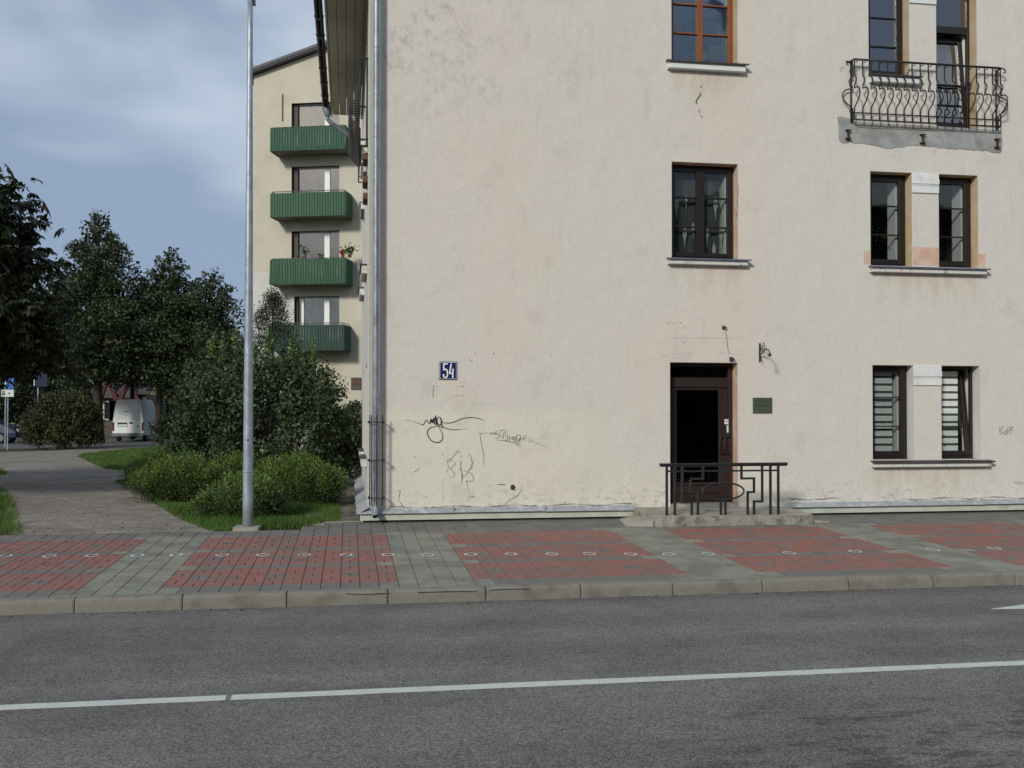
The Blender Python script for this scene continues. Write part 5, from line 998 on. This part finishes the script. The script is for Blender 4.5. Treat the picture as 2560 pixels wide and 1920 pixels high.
b = B(); b.box(q[0][0]+.055, q[0][0]+.135, 37.108, 37.1135, zc-.01, zc+.03); b.build('pictogram', M['signwhite'], pnl); b = B(); b.box(q[2][0]+.08, q[2][0]+.14, 37.114, 37.119, q[3][2]+.05, q[2][2]+.1); b.build('pictogram', M['signwhite'], pn2)
r, sxp = sign(13.5, 1046, 985, 40.5, 'sign_post', 'slim grey post standing just left of the white panelled sign')
r, sxp = sign(94.5, 1056, 965, 38.5, 'traffic_sign', 'dark blue square sign on a thin post rising behind the olive bush')
q0 = at(88, 945, 38.4); q1 = at(118, 967, 38.4); b = B(); b.bbox(q0[0], q1[0], 38.40, 38.44, q1[2], q0[2]+.2); b.build('blue_panel', M['carblue'], r); q0 = at(86.5, 946, 38.38); b = B(); b.box(q0[0]-.03, q0[0]+.01, 38.36, 38.40, q1[2]+.05, q1[2]+.32); b.build('edge_strip', M['signwhite'], r)

def house(name, label, x0, x1, y, d, zw, zr, wall, gable=None, wins=(), front_gables=()):
    r = empty(name, ((x0+x1)/2, y+d/2, GZ), label, 'house'); b = B(); b.box(x0, x1, y, y+d, GZ-.05, zw); b.build('wall', wall, r)
    b = B(); ym = y+d/2; b.add([(x0-.3, y-.3, zw-.05), (x1+.3, y-.3, zw-.05), (x1+.3, ym, zr), (x0-.3, ym, zr), (x1+.3, y+d+.3, zw-.05), (x0-.3, y+d+.3, zw-.05), (x0-.3, y-.3, zw+.1), (x1+.3, y-.3, zw+.1), (x1+.3, ym, zr+.15), (x0-.3, ym, zr+.15), (x1+.3, y+d+.3, zw+.1), (x0-.3, y+d+.3, zw+.1)], [(6, 7, 8, 9), (9, 8, 10, 11), (3, 2, 1, 0), (5, 4, 2, 3), (0, 1, 7, 6), (1, 2, 8, 7), (2, 4, 10, 8), (3, 0, 6, 9), (5, 3, 9, 11)]); rf = b.build('roof', M['houseroof'], r)
    b = B(); b.box((x0+x1)/2-.4, (x0+x1)/2+.4, ym-.3, ym+.3, zr-.3, zr+1.0); b.build('chimney', wall, rf)
    for (a, c, e_, f_) in wins:
        b = B(); b.box(a, c, y-.05, y+.02, e_, f_); w = b.build('window', M['trimwhite'], r); b = B(); b.box(a+.1, c-.1, y-.07, y-.051, e_+.1, f_-.1); b.build('pane', M['tyre'], w)
    for (a, c, zg) in front_gables:
        m_ = (a+c)/2; b = B(); b.xz([(a, zw-.3), (c, zw-.3), (m_, zg)], y-.35, y+.2); g_ = b.build('gable', wall, r); b = B(); t = .22
        b.xz([(a-.25, zw-.5), (a+.1, zw-.5), (m_, zg-.05), (m_, zg+.3)], y-.45, y-.351); b.xz([(c+.25, zw-.5), (m_, zg+.3), (m_, zg-.05), (c-.1, zw-.5)], y-.45, y-.351); b.build('barge_board', M['maroon'], g_)
HYd = 66; hx0 = at(20, 1000, HYd)[0]; hx1 = at(366, 1000, HYd)[0]; g1 = at(252, 970, HYd)[0]; g2 = at(292, 970, HYd)[0]; g3 = at(303, 970, HYd)[0]; g4 = at(345, 970, HYd)[0]; zw = at(300, 985, HYd)[2]; zg = at(300, 955, HYd)[2]
house('brown_house', 'long brownish house with small gables behind the white van', hx0+6, hx1, HYd, 9, zw, zw+2.6, M['housewall'], wins=[(at(x, 1000, HYd)[0], at(x, 1000, HYd)[0]+1.0, 1.2, 2.6) for x in (150, 190, 258, 272)], front_gables=[(g1, g2, zg), (g3, g4, zg-.1)])
house('yellow_house', 'small yellowish house partly hidden right of the van', at(352, 1000, 74)[0], at(430, 1000, 74)[0], 74, 8, at(380, 975, 74)[2]+1.2, at(380, 930, 74)[2]+1, M['housebeige'], wins=[(at(400, 1000, 74)[0], at(400, 1000, 74)[0]+1.1, 1.4, 2.8)])
house('beige_house', 'beige house glimpsed behind the road signs at the far left', at(-60, 1000, 78)[0], at(52, 1000, 78)[0], 78, 8, at(40, 935, 78)[2], at(40, 900, 78)[2], M['housebeige'], wins=[(at(x, 1000, 78)[0], at(x, 1000, 78)[0]+1.1, 3.2, 4.9) for x in (20, 41)])

# ================================================================== VEGETATION
def frames(n, up=.3):
    """random unit triads, leaves tending to lie with normals upward"""
    nrm = rng.normal(0, 1, (n, 3)); nrm[:, 2] = np.abs(nrm[:, 2])+up; nrm /= np.linalg.norm(nrm, axis=1, keepdims=True)
    a = np.cross(nrm, rng.normal(0, 1, (n, 3))); a /= np.linalg.norm(a, axis=1, keepdims=True)+1e-9; return a, np.cross(nrm, a), nrm
def leaves(P, size, droop=0., aspect=.62, up=.3):
    n = len(P); a, b_, nn = frames(n, up); s = size*(rng.uniform(.6, 1.25, (n, 1)))
    if droop: a[:, 2] -= droop; a /= np.linalg.norm(a, axis=1, keepdims=True)
    return np.stack([P-a*s*.5, P+b_*s*.5*aspect-nn*s*.06, P+a*s*.5-nn*s*.12, P-b_*s*.5*aspect-nn*s*.06], 1).reshape(-1, 3)
def limbs_tree(name, label, group, px, ybase, Y, htop, profile, nl, nleaf, lsize, mats, yel=.12, trunk_r=.22, clear=2.2, lean=(0, 0), cat='tree', sub=7, clump=.34, rise=(.45, .9), seed=1, pitchup=None, x=None):
    global rng
    rng = np.random.default_rng(seed); r = np.random.default_rng(seed+50)
    base = on(px, ybase, GZ) if x is None else np.array([x[0], x[1], GZ]); X, Yb = base[0], base[1]
    T = empty(name, (X, Yb, GZ), label, cat, group); b = B(); k = 9
    tp = [(X+lean[0]*t*t*htop, Yb+lean[1]*t*t*htop, GZ+t*htop*.95) for t in np.linspace(0, 1, k)]; b.tube(tp, [trunk_r*(1.35 if i == 0 else 1)*(1-.9*i/(k-1)) for i in range(k)], 9)
    tips = []; lb_ = B()
    for i in range(nl):
        f = (i+.5)/nl; h = clear+(htop-clear)*f**.9*.97; R = profile((h-clear)/(htop-clear))*r.uniform(.75, 1.12); az = i*2.399+r.uniform(-.5, .5)
        st = np.array([X+lean[0]*(h/htop)**2*htop, Yb+lean[1]*(h/htop)**2*htop, 0.]); d = np.array([math.cos(az), math.sin(az), 0]); up_ = r.uniform(*rise); st[2] = GZ+max(clear*.8, h-R*up_*.92)
        e1_ = st+d*R*.5+np.array([0, 0, R*up_*.3]); e2 = st+d*R+np.array([0, 0, R*up_])
        rr = max(.012, trunk_r*.3*(1-f*.8)); lb_.tube([st, e1_, e2], [rr, rr*.6, .006], 5, cap=False)
        for s in range(sub):
            t = .30+.72*(s+r.uniform(0, 1))/sub; q = st+(e1_-st)*min(1, 2*t) if t < .5 else e1_+(e2-e1_)*(2*t-1); jit = r.normal(0, 1, 3)*np.array([.22, .22, .16])*R*.55
            tips.append((q+jit, clump*(.5+.75*(1-f))*r.uniform(.7, 1.25)*max(.35, min(1, R/1.5))))
            lb_.tube([q, q+jit], [rr*.35, .004], 3, cap=False)
    [tips.append((np.array([X+lean[0]*htop*g_**2, Yb+lean[1]*htop, GZ+htop*g_]), clump*(.30+(1-g_)*2))) for g_ in (.88, .92, .95, .98)]
    b.build('trunk', M['bark'], T, smooth=True); lb_.build('limbs', M['bark'], T)
    w = np.array([t[1]**2 for t in tips]); w /= w.sum(); idx = rng.choice(len(tips), nleaf, p=w); Pc = np.array([t[0] for t in tips])[idx]; S = np.array([t[1] for t in tips])[idx][:, None]
    dv = rng.normal(0, 1, (nleaf, 3)); dv /= np.linalg.norm(dv, axis=1, keepdims=True); P = Pc+dv*S*rng.uniform(.25, 1.1, (nleaf, 1))**.6*np.array([1.15, 1.15, .75])
    ci = rng.random(len(tips)); mi = ((rng.random(nleaf) < yel) | (ci[idx] > .93) & (rng.random(nleaf) < .5)).astype(int)
    V = leaves(P, lsize, .25, .75, .2); fast('crown', V, 4, mats, T, mi=mi); return T
limep = lambda t: 3.6*(1-t)**.75*(.55+.45*min(1, t*5))+.15
LM = [M['lime'], M['lime2']]
GT = 'lime trees across the park'
limbs_tree('lime_tree', 'tallest dark lime tree with a pointed top, left of centre behind the park', GT, 243, 1108, 46, 12.9, lambda t: 4.3*(1-t)**1.1*(.6+.4*min(1, t*4))+.35, 84, 46000, .17, LM, trunk_r=.30, clear=4.2, seed=11, clump=.55, sub=9, rise=(.5, 1.05))
limbs_tree('lime_tree', 'middle lime tree of the row, standing right above the white van', GT, 396, 1106, 48, 11.0, lambda t: 3.7*(1-t)**1.05*(.6+.4*min(1, t*4))+.35, 74, 40000, .17, LM, trunk_r=.22, clear=4.0, lean=(.06, 0), seed=12, clump=.52, sub=9, rise=(.6, 1.15))
limbs_tree('lime_tree', 'lime tree of the row leaning towards the lamp post on its right', GT, 480, 1106, 47, 9.8, lambda t: 3.8*(1-t)**.95*(.6+.4*min(1, t*4))+.35, 74, 40000, .17, LM, trunk_r=.2, clear=3.0, lean=(.12, 0), seed=13, clump=.5, sub=9, rise=(.55, 1.2))
limbs_tree('lime_tree', 'broad low lime crown behind the other limes, between the tall one and the van', GT, 330, 1096, 54, 8.2, lambda t: 4.3*(1-t)**.5+.2, 46, 30000, .18, LM, trunk_r=.2, clear=4.4, seed=14, clump=.75, sub=9)
limbs_tree('lime_tree', 'dark lime crown filling the gap behind the chestnut tree', GT, 110, 1100, 52, 8.6, lambda t: 4.6*(1-t)**.5+.2, 46, 32000, .18, LM, trunk_r=.25, clear=4.2, seed=15, clump=.75, sub=9)

# horse chestnut: palmate leaves, trunk outside the frame to the left
def chestnut():
    global rng
    rng = np.random.default_rng(21); Yc = 11.5; cx = at(0, 900, Yc)[0]-3.0; T = empty('chestnut_tree', (cx, Yc, GZ), 'dark horse chestnut with drooping palmate leaves at the left edge', 'tree')
    b = B(); b.tube([(cx, Yc, GZ-.05), (cx+.05, Yc, 1.6), (cx-.05, Yc+.05, 3.6), (cx, Yc, 6.8)], [.30, .23, .18, .05], 10); b.build('trunk', M['bark'], T, smooth=True)
    prof_ = lambda z: np.interp(z, [1.9, 2.4, 3.2, 4.67, 5.2, 5.8, 6.4, 6.9, 7.4], [3.2, 4.4, 4.3, 3.85, 3.75, 3.55, 3.35, 2.6, .5]); C_ = []; lb_ = B(); r = np.random.default_rng(4)
    for i in range(70):
        z = 3.0+4.0*((i+.5)/70); R = prof_(z)*r.uniform(.7, .95); az = i*2.399; st = np.array([cx, Yc, max(1.9, z-1.6)]); e = np.array([cx+R*math.cos(az), Yc+R*math.sin(az), z]); m_ = (st+e)/2+np.array([0, 0, .3]); lb_.tube([st, m_, e], [.045, .025, .006], 5, cap=False)
    for i in range(1500):
        z = r.uniform(2.85, 7.35); R = prof_(z)*(1+.10*math.sin(z*5+i*2.1)); az = r.uniform(0, 6.283); rr = r.uniform(.25, 1)**.45; C_.append(np.array([cx+R*rr*math.cos(az), Yc+R*rr*math.sin(az), z]))
    lb_.build('limbs', M['bark'], T); C_ = np.repeat(np.array(C_), 9, 0); C_ = C_+rng.normal(0, .17, C_.shape); n = len(C_); V = []; mi = []
    az = rng.uniform(0, 6.28, n); tilt = rng.normal(0, .6, n); br_ = rng.random(n) < .10
    for j in range(7):
        a = az+(j-3)*.62; L = (.13+.055*(3-abs(j-3))/3)*rng.uniform(.85, 1.15, n); w = L*.23; d = np.stack([np.cos(a), np.sin(a), -.45+tilt*np.cos(a-az)], 1); sdir = np.stack([-np.sin(a), np.cos(a), tilt*.4], 1)
        p0 = C_; p2 = C_+d*L[:, None]+np.array([0, 0, -.25])*L[:, None]; pm = C_+d*(L*.66)[:, None]
        V.append(np.stack([p0, pm+sdir*w[:, None], p2, pm-sdir*w[:, None]], 1)); mi.append(br_.astype(int))
    V = np.stack(V, 1).reshape(-1, 3); mi = np.stack(mi, 1).ravel(); fast('crown', V, 4, [M['chest'], M['chest2']], T, mi=mi)
chestnut()

def shrub(name, label, cat, c, rad, n, size, mats, frac=.1, stems=30, group=None, seed=3, noise=.22, shoots=(), flat=.0, mainaspect=.7, up=.2, hang=0):
    """c: base centre; rad: (rx, ry, h)"""
    global rng
    rng = np.random.default_rng(seed); r = np.random.default_rng(seed+9); T = empty(name, tuple(c), label, cat, group); b = B(); c = np.array(c, float); rx, ry, h = rad; K = 60
    cl = []
    for i in range(K*4):
        th = r.uniform(0, 6.283); v = r.uniform(.05, 1)**.8; k = math.sqrt(max(0, 1-(max(0, v-.35)/.68)**2.2)) if v > .35 else (.80+.2*v/.35); rr = r.uniform(.35, 1)**.5*(1-noise*r.random()); cl.append((c+np.array([rx*k*rr*math.cos(th), ry*k*rr*math.sin(th), h*v*(1-.10*r.random())]), .16*(rx+h)/2*r.uniform(.5, 1.1)))
    for i in range(stems):
        q = cl[i*3][0]; s = c+np.array([r.uniform(-.2, .2)*rx, r.uniform(-.2, .2)*ry, -.02]); b.tube([s, (s+q)/2+np.array([0, 0, .1*h]), q], [.02, .014, .005], 4, cap=False)
    b.build('stems', M['twig'], T)
    P0 = np.array([q[0] for q in cl]); S0 = np.array([q[1] for q in cl]); idx = rng.integers(0, len(cl), n); dv = rng.normal(0, 1, (n, 3)); dv /= np.linalg.norm(dv, axis=1, keepdims=True); P = P0[idx]+dv*S0[idx][:, None]*rng.uniform(.3, 1.1, (n, 1)); P = P[P[:, 2] > c[2]+.02]
    V = leaves(P, size, .2, mainaspect, up); mi = (rng.random(len(P)) < frac).astype(int)
    Vs = [V]; ms = [mi]; sb = B()
    for (sx_, sy_, h0, h1, ln) in shoots:
        n2 = 80; t = rng.uniform(0, 1, n2); base = np.array([sx_, sy_, h0]); d = np.array([ln, 0, h1-h0]); Pp = base+t[:, None]*d+rng.normal(0, .028, (n2, 3)); Vs.append(leaves(Pp, size*.95, 0, .7, .1)); ms.append(np.ones(n2, int)); sb.tube([base, base+d], [.008, .003], 4, cap=False)
    fast('foliage', np.concatenate(Vs), 4, mats, T, mi=np.concatenate(ms))
    if shoots: sb.build('young_shoots', M['lilac2'], T)
    return T
# big dark lilac
ly_ = 12.8
def shoot(px, yt, yb, ln=0.0): p = at(px, yb, ly_); q = at(px, yt, ly_); return (p[0], ly_+rnd.uniform(-.4, .4), p[2], q[2], ln)
lc = at(640, 1100, ly_); lw = (at(880, 1000, ly_)[0]-at(415, 1000, ly_)[0])/2; lh = at(640, 868, ly_)[2]-GZ
shrub('lilac_bush', 'large dark rounded bush with pale upright shoots behind the lamp post', 'bush', (at(660, 1000, ly_)[0]+.05, ly_, GZ), (lw*1.24, 1.8, lh*.90), 36000, .088, [M['lilac'], M['lilac2']], .03, 46, seed=31, up=.05,
      shoots=[shoot(531, 828, 890), shoot(585, 816, 880, .03), shoot(520, 850, 890), shoot(552, 850, 900), shoot(665, 832, 890, .08), shoot(677, 842, 900), shoot(722, 840, 900, .08), shoot(747, 850, 900), shoot(785, 842, 905, -.02), shoot(783, 870, 930), shoot(760, 872, 920), shoot(708, 900, 950), shoot(640, 862, 905), shoot(600, 860, 905)])
# low bright-tipped hedge shrubs
def feathery(name, label, c, rx, ry, h, n, seed, tips=.28):
    global rng
    rng = np.random.default_rng(seed); T = empty(name, tuple(c), label, 'shrub', 'low bright-tipped shrubs along the lawn'); c = np.array(c, float); b = B(); r = np.random.default_rng(seed)
    for i in range(40):
        az = r.uniform(0, 6.283); s = r.uniform(.2, .9); e = c+np.array([rx*s*math.cos(az), ry*s*math.sin(az), h*r.uniform(.4, .8)]); st = c+np.array([r.uniform(-.15, .15)*rx*2, r.uniform(-.15, .15)*ry*2, -.02]); b.tube([st, (st+e)/2+np.array([0, 0, .06]), e], [.012, .008, .003], 4, cap=False)
    b.build('stems', M['twig'], T)
    nc = int(150*rx/.8); th = rng.uniform(0, 6.283, nc); q = rng.uniform(0, 1, nc)**.5; lump = 1+.14*np.sin(th*3+seed)+.10*np.sin(th*7+2*seed); top = h*(1-.50*q**2.3)*rng.uniform(.62, 1.12, nc)
    E_ = c+np.stack([rx*q*lump*np.cos(th), ry*q*lump*np.sin(th), top], 1); S_ = c+np.stack([rx*q*.45*np.cos(th), ry*q*.45*np.sin(th), 0*q+.03], 1); k = rng.integers(0, nc, n); t = 1-rng.uniform(0, 1, n)**1.25*.92
    ax = (E_-S_)[k]; bend = np.stack([np.cos(th[k]), np.sin(th[k]), 0*t], 1)*(4*t*(1-t)*.12)[:, None]; sp = (.035+.075*np.sin(np.pi*np.minimum(t*1.0, 1)))[:, None]
    P = S_[k]+ax*t[:, None]+bend+rng.normal(0, 1, (n, 3))*sp; P[:, 2] = np.maximum(P[:, 2], c[2]+.03); dr = ax/np.linalg.norm(ax, axis=1, keepdims=True)+rng.normal(0, .55, (n, 3)); dr /= np.linalg.norm(dr, axis=1, keepdims=True)
    L = rng.uniform(.035, .075, (n, 1)); tip = (t > 1-tips*.75) & (E_[k][:, 2]-c[2] > h*.45); v = t; sd = np.cross(dr, rng.normal(0, 1, (n, 3))); sd /= np.linalg.norm(sd, axis=1, keepdims=True); W_ = .0072
    V = np.stack([P-sd*W_*.6, P+dr*L*.5+sd*W_, P+dr*L, P+dr*L*.5-sd*W_], 1).reshape(-1, 3); fast('foliage', V, 4, [M['spirea'], M['spirea2']], T, mi=(tip & (rng.random(n) < .5)).astype(int))
def hb(px, y): return tuple(on(px, y, GZ))
feathery('low_shrub', 'left low shrub with feathery bright green tips beside the brick path', hb(455, 1252), .80, .75, .82, 40000, 41)
feathery('low_shrub', 'smallest low shrub directly behind the foot of the lamp post', hb(612, 1292), .60, .42, .64, 30000, 42)
feathery('low_shrub', 'right low shrub with long bright shoots nearest the corner house', hb(752, 1262), .82, .75, .86, 44000, 43)
feathery('low_shrub', 'dark low shrub furthest left in the row near the curve of the path', hb(392, 1222), .66, .7, .76, 24000, 44, .08)
feathery('low_shrub', 'low shrub between the left and right ones, behind the lamp post', hb(600, 1240), .78, .65, .82, 28000, 45, .16)
# olive bush, thuja, rear hedges
oc = on(140, 1124, GZ); shrub('olive_bush', 'olive green rounded bush between the road signs and the van', 'bush', (oc[0], oc[1]+1.2, GZ), (2.0, 1.3, 2.55), 26000, .10, [M['olive'], M['lime2']], .12, 20, seed=51)
def thuja():
    global rng
    rng = np.random.default_rng(61); Yt = 24.0; p = at(681, 1000, Yt); zt = at(681, 735, Yt)[2]; T = empty('thuja_tree', (p[0], Yt, GZ), 'narrow dark conifer before the lowest green balcony', 'tree'); b = B(); b.tube([(p[0], Yt, GZ), (p[0], Yt, zt-.3)], [.11, .01], 7); b.build('trunk', M['bark'], T)
    n = 17000; cl = rng.uniform(0, 1, (420, 3)); v = cl[:, 0]**.8; R = np.interp(v, [0, .35, .6, .8, .93, 1], [1.7, 1.45, .95, .68, .38, .04]); th = cl[:, 1]*6.283; rr = (.45+.6*cl[:, 2]); Pc = np.stack([p[0]+R*rr*np.cos(th), Yt+R*rr*np.sin(th), GZ+.4+(zt-GZ-.4)*v], 1); i = rng.integers(0, 420, n); P = Pc[i]+rng.normal(0, 1, (n, 3))*np.array([.13, .13, .12]); fast('foliage', leaves(P, .085, -.6, .4, 0), 4, M['thuja'], T)
thuja()
limbs_tree('small_tree', 'low dark tree filling the space behind the lilac, left of the conifer', None, 0, 0, 0, 4.6, lambda t: 1.9*(1-t)**.4+.2, 30, 16000, .13, LM, trunk_r=.12, clear=.9, seed=16, clump=.55, sub=8, x=(at(585, 1000, 26)[0], 26))
h1 = at(893, 1000, 21.5); shrub('hedge_bush', 'dark bush seen between the lilac and the corner house', 'bush', (h1[0]+.3, 21.5, GZ), (1.5, 1.0, at(893, 1003, 21.5)[2]-GZ), 12000, .09, [M['lilac'], M['lilac2']], .02, 14, seed=52)
r9 = random.Random(12)
for i, (xx, yy, w_, h_, lab) in enumerate(((-34, 62, 6, 5.5, 'dark tree mass far left behind the beige house'), (-24, 64, 5, 5.0, 'dark bushy tree behind the blue car'), (-4.5, 62, 5, 5.2, 'dark tree mass beyond the van and left of the apartment block'), (1.5, 56, 4, 4.4, 'dark bushy tree beside the apartment block'))):
    limbs_tree('far_tree', lab, None, 0, 0, 0, h_+1, lambda t, w_=w_: w_*(1-t)**.4+.2, 40, 20000, .26, [M['hedgefar'], M['lime2']], yel=.03, trunk_r=.2, clear=.7, seed=70+i, clump=1.0, sub=8, x=(xx, yy))
b = B(); n = 70000; rng = np.random.default_rng(77); P = np.stack([rng.uniform(-60, 12, n), rng.uniform(84, 90, n), GZ+6.5*rng.uniform(0, 1, n)**.8*(1+.0*rng.random(n))], 1); P[:, 2] *= (1+.25*np.sin(P[:, 0]*.35))*(.85+.15*np.sin(P[:, 0]*1.3)); o = fast('far_tree_belt', leaves(P, .8, .1, .8, .1), 4, M['hedgefar']); tag(o, 'dark belt of far trees closing the view behind the houses', 'trees', kind='stuff')

# lawn blades
def blades(name, polys, dens, hmin, hmax, label, avoid=None, seed=1, dry=.12):
    global rng
    rng = np.random.default_rng(seed); Vs = []; mis = []
    for poly in polys:
        A = np.array(poly); x0, y0 = A.min(0); x1, y1 = A.max(0); n = int((x1-x0)*(y1-y0)*dens); n = min(n, 400000); P = np.stack([rng.uniform(x0, x1, n), rng.uniform(y0, y1, n)], 1); keep = inside(P, poly)
        j = rng.normal(0, .05, P.shape); 
        if avoid is not None: keep &= ~inside(P+j, avoid)
        P = P[keep]; n = len(P); dist = np.hypot(P[:, 0]-CAM[0], P[:, 1]-CAM[1]); h = rng.uniform(hmin, hmax, n)*(1+.5*np.sin(P[:, 0]*3.1)*np.sin(P[:, 1]*2.3)); w = .0045+.00022*dist; az = rng.uniform(0, 6.283, n); ln = rng.uniform(.2, .9, n)*h; d = np.stack([np.cos(az), np.sin(az)], 1); s = np.stack([-np.sin(az+rng.normal(0, .5, n)), np.cos(az)], 1)
        z = np.full(n, GZ-.02); v0 = np.column_stack([P-s*w[:, None]/2, z]); v1 = np.column_stack([P+s*w[:, None]/2, z]); v2 = np.column_stack([P+d*ln[:, None], z+h]); Vs.append(np.stack([v0, v1, v2], 1).reshape(-1, 3)); mis.append((rng.random(n) < dry).astype(int))
    o = fast(name, np.concatenate(Vs), 3, [M['grass'], M['grass2']], mi=np.concatenate(mis)); tag(o, label, 'grass', kind='stuff'); return o
lawn = gpoly([(524, 1327), (640, 1322), (700, 1320), (793, 1317), (806, 1308), (846, 1306), (852, 1290), (842, 1260), (828, 1225), (806, 1206), (640, 1196), (430, 1196), (322, 1199), (288, 1206), (330, 1222), (368, 1241), (393, 1262), (430, 1286), (460, 1302), (494, 1316)])
lawn2 = [(p_[0], p_[1]-.03) for p_ in lawn]
blades('lawn_grass', [lawn2], 2800, .05, .12, 'bright green lawn grass round the foot of the lamp post', seed=5)
isl = gpoly([(192, 1140), (214, 1150), (238, 1162), (262, 1172), (300, 1176), (420, 1172), (640, 1158), (890, 1157), (890, 1112), (560, 1110), (420, 1114), (300, 1126), (215, 1134)])
blades('far_lawn_grass', [isl], 420, .06, .13, 'sunlit strip of lawn between the two arms of the path', seed=6, dry=.2)
lw1 = gpoly([(-900, 1362), (58, 1335), (50, 1290), (34, 1250), (18, 1225), (-20, 1213), (-900, 1232)]); lw2 = gpoly([(-160, 1192), (-60, 1191), (18, 1186), (8, 1177), (-60, 1167), (-160, 1165)])
lw1 = [(x, max(y, 4.42)) for x, y in lw1]
blades('side_lawn_grass', [lw1, lw2], 1200, .04, .11, 'patch of grass at the left edge beside the brick path', seed=8, dry=.25)

rng = np.random.default_rng(99); nl_ = 420
P = np.stack([rng.uniform(-3.5, 2.2, nl_), 4.3+np.abs(rng.normal(0, 2.6, nl_)), np.full(nl_, GZ+.012)], 1); P2 = np.stack([rng.uniform(-1.5, 11, 90), rng.uniform(-.34, -.17, 90), np.full(90, ZR+.008)], 1); P3 = np.stack([rng.uniform(-2, 12, 60), rng.uniform(.2, 4.8, 60), np.zeros(60)], 1); P3[:, 2] = SL*P3[:, 1]+.008
P = np.concatenate([P, P2, P3]); o = fast('fallen_leaves', leaves(P, .045, 0, .6, 2.5), 4, [M['chest2'], M['lime2']], mi=(rng.random(len(P)) < .5).astype(int)); tag(o, 'small brown leaves scattered on the path, pavement and gutter', 'leaves', kind='stuff')
# ================================================================== THINGS BEHIND THE GLASS
def onsill(x, z, name, label, cat): return empty(name, (x, YW+.2, z), label, cat)
bx = onsill(8.17, 7.46, 'cardboard_box', 'beige cardboard box behind the orange framed window', 'box'); b = B(); q0 = at(1770, 113, YW+.17); q1 = at(1814, 151, YW+.17); b.box(q0[0], q1[0], YW+.17, YW+.42, q1[2], q0[2]); b.build('carton', M['carton'], bx); b = B(); b.box(q0[0]+.01, q1[0]-.01, YW+.165, YW+.169, q0[2]-.02, q0[2]-.005); b.build('flap', M['carton'], bx)
bx = onsill(7.85, 7.46, 'white_box', 'small white box standing behind the central bar of the orange window', 'box'); b = B(); q0 = at(1732, 129, YW+.14); q1 = at(1768, 148.5, YW+.14); b.bbox(q0[0], q1[0], YW+.14, YW+.30, q1[2], q0[2], .004); b.build('carton', M['white'], bx)
bx = onsill(7.80, 7.6, 'white_bottle', 'white spray bottle above the small white box in the orange window', 'bottle'); q0 = at(1740, 88, YW+.2); q1 = at(1740, 129, YW+.2); b = B(); b.lathe((q0[0], YW+.2, q1[2]), [(.035, 0), (.035, (q0[2]-q1[2])*.5), (.02, (q0[2]-q1[2])*.55), (.022, (q0[2]-q1[2])*.98)], 10); b.build('bottle_body', M['white'], bx)
def potplant(x, z, sc, m2, label, frac=.3, seed=1, vase=False):
    global rng
    rng = np.random.default_rng(seed); T = empty('potted_plant', (x, YW+.22, z), label, 'plant'); b = B(); b.lathe((x, YW+.22, z), [(.05, 0), (.065, .11), (.07, .12)], 10); b.build('pot', M['pot'], T)
    n = 90; P = np.array([x, YW+.2, z+.12+sc*.5])+rng.normal(0, 1, (n, 3))*np.array([sc*.28, .04, sc*.34]); fast('foliage', leaves(P, .05), 4, [M['plantleaf'], M[m2]], T, mi=(rng.random(n) < frac).astype(int))
potplant(10.98, 4.27, .55, 'lime2', 'tall yellow-green pot plant in the left middle-storey paired window', .5, 2)
potplant(12.19, 4.27, .45, 'purple', 'pot plant with a purple flower in the right middle-storey paired window', .2, 3)
potplant(12.25, 1.06, .22, 'spirea2', 'small green pot plant behind the tilted ground floor window', .2, 4)
scene.render.engine = 'CYCLES'
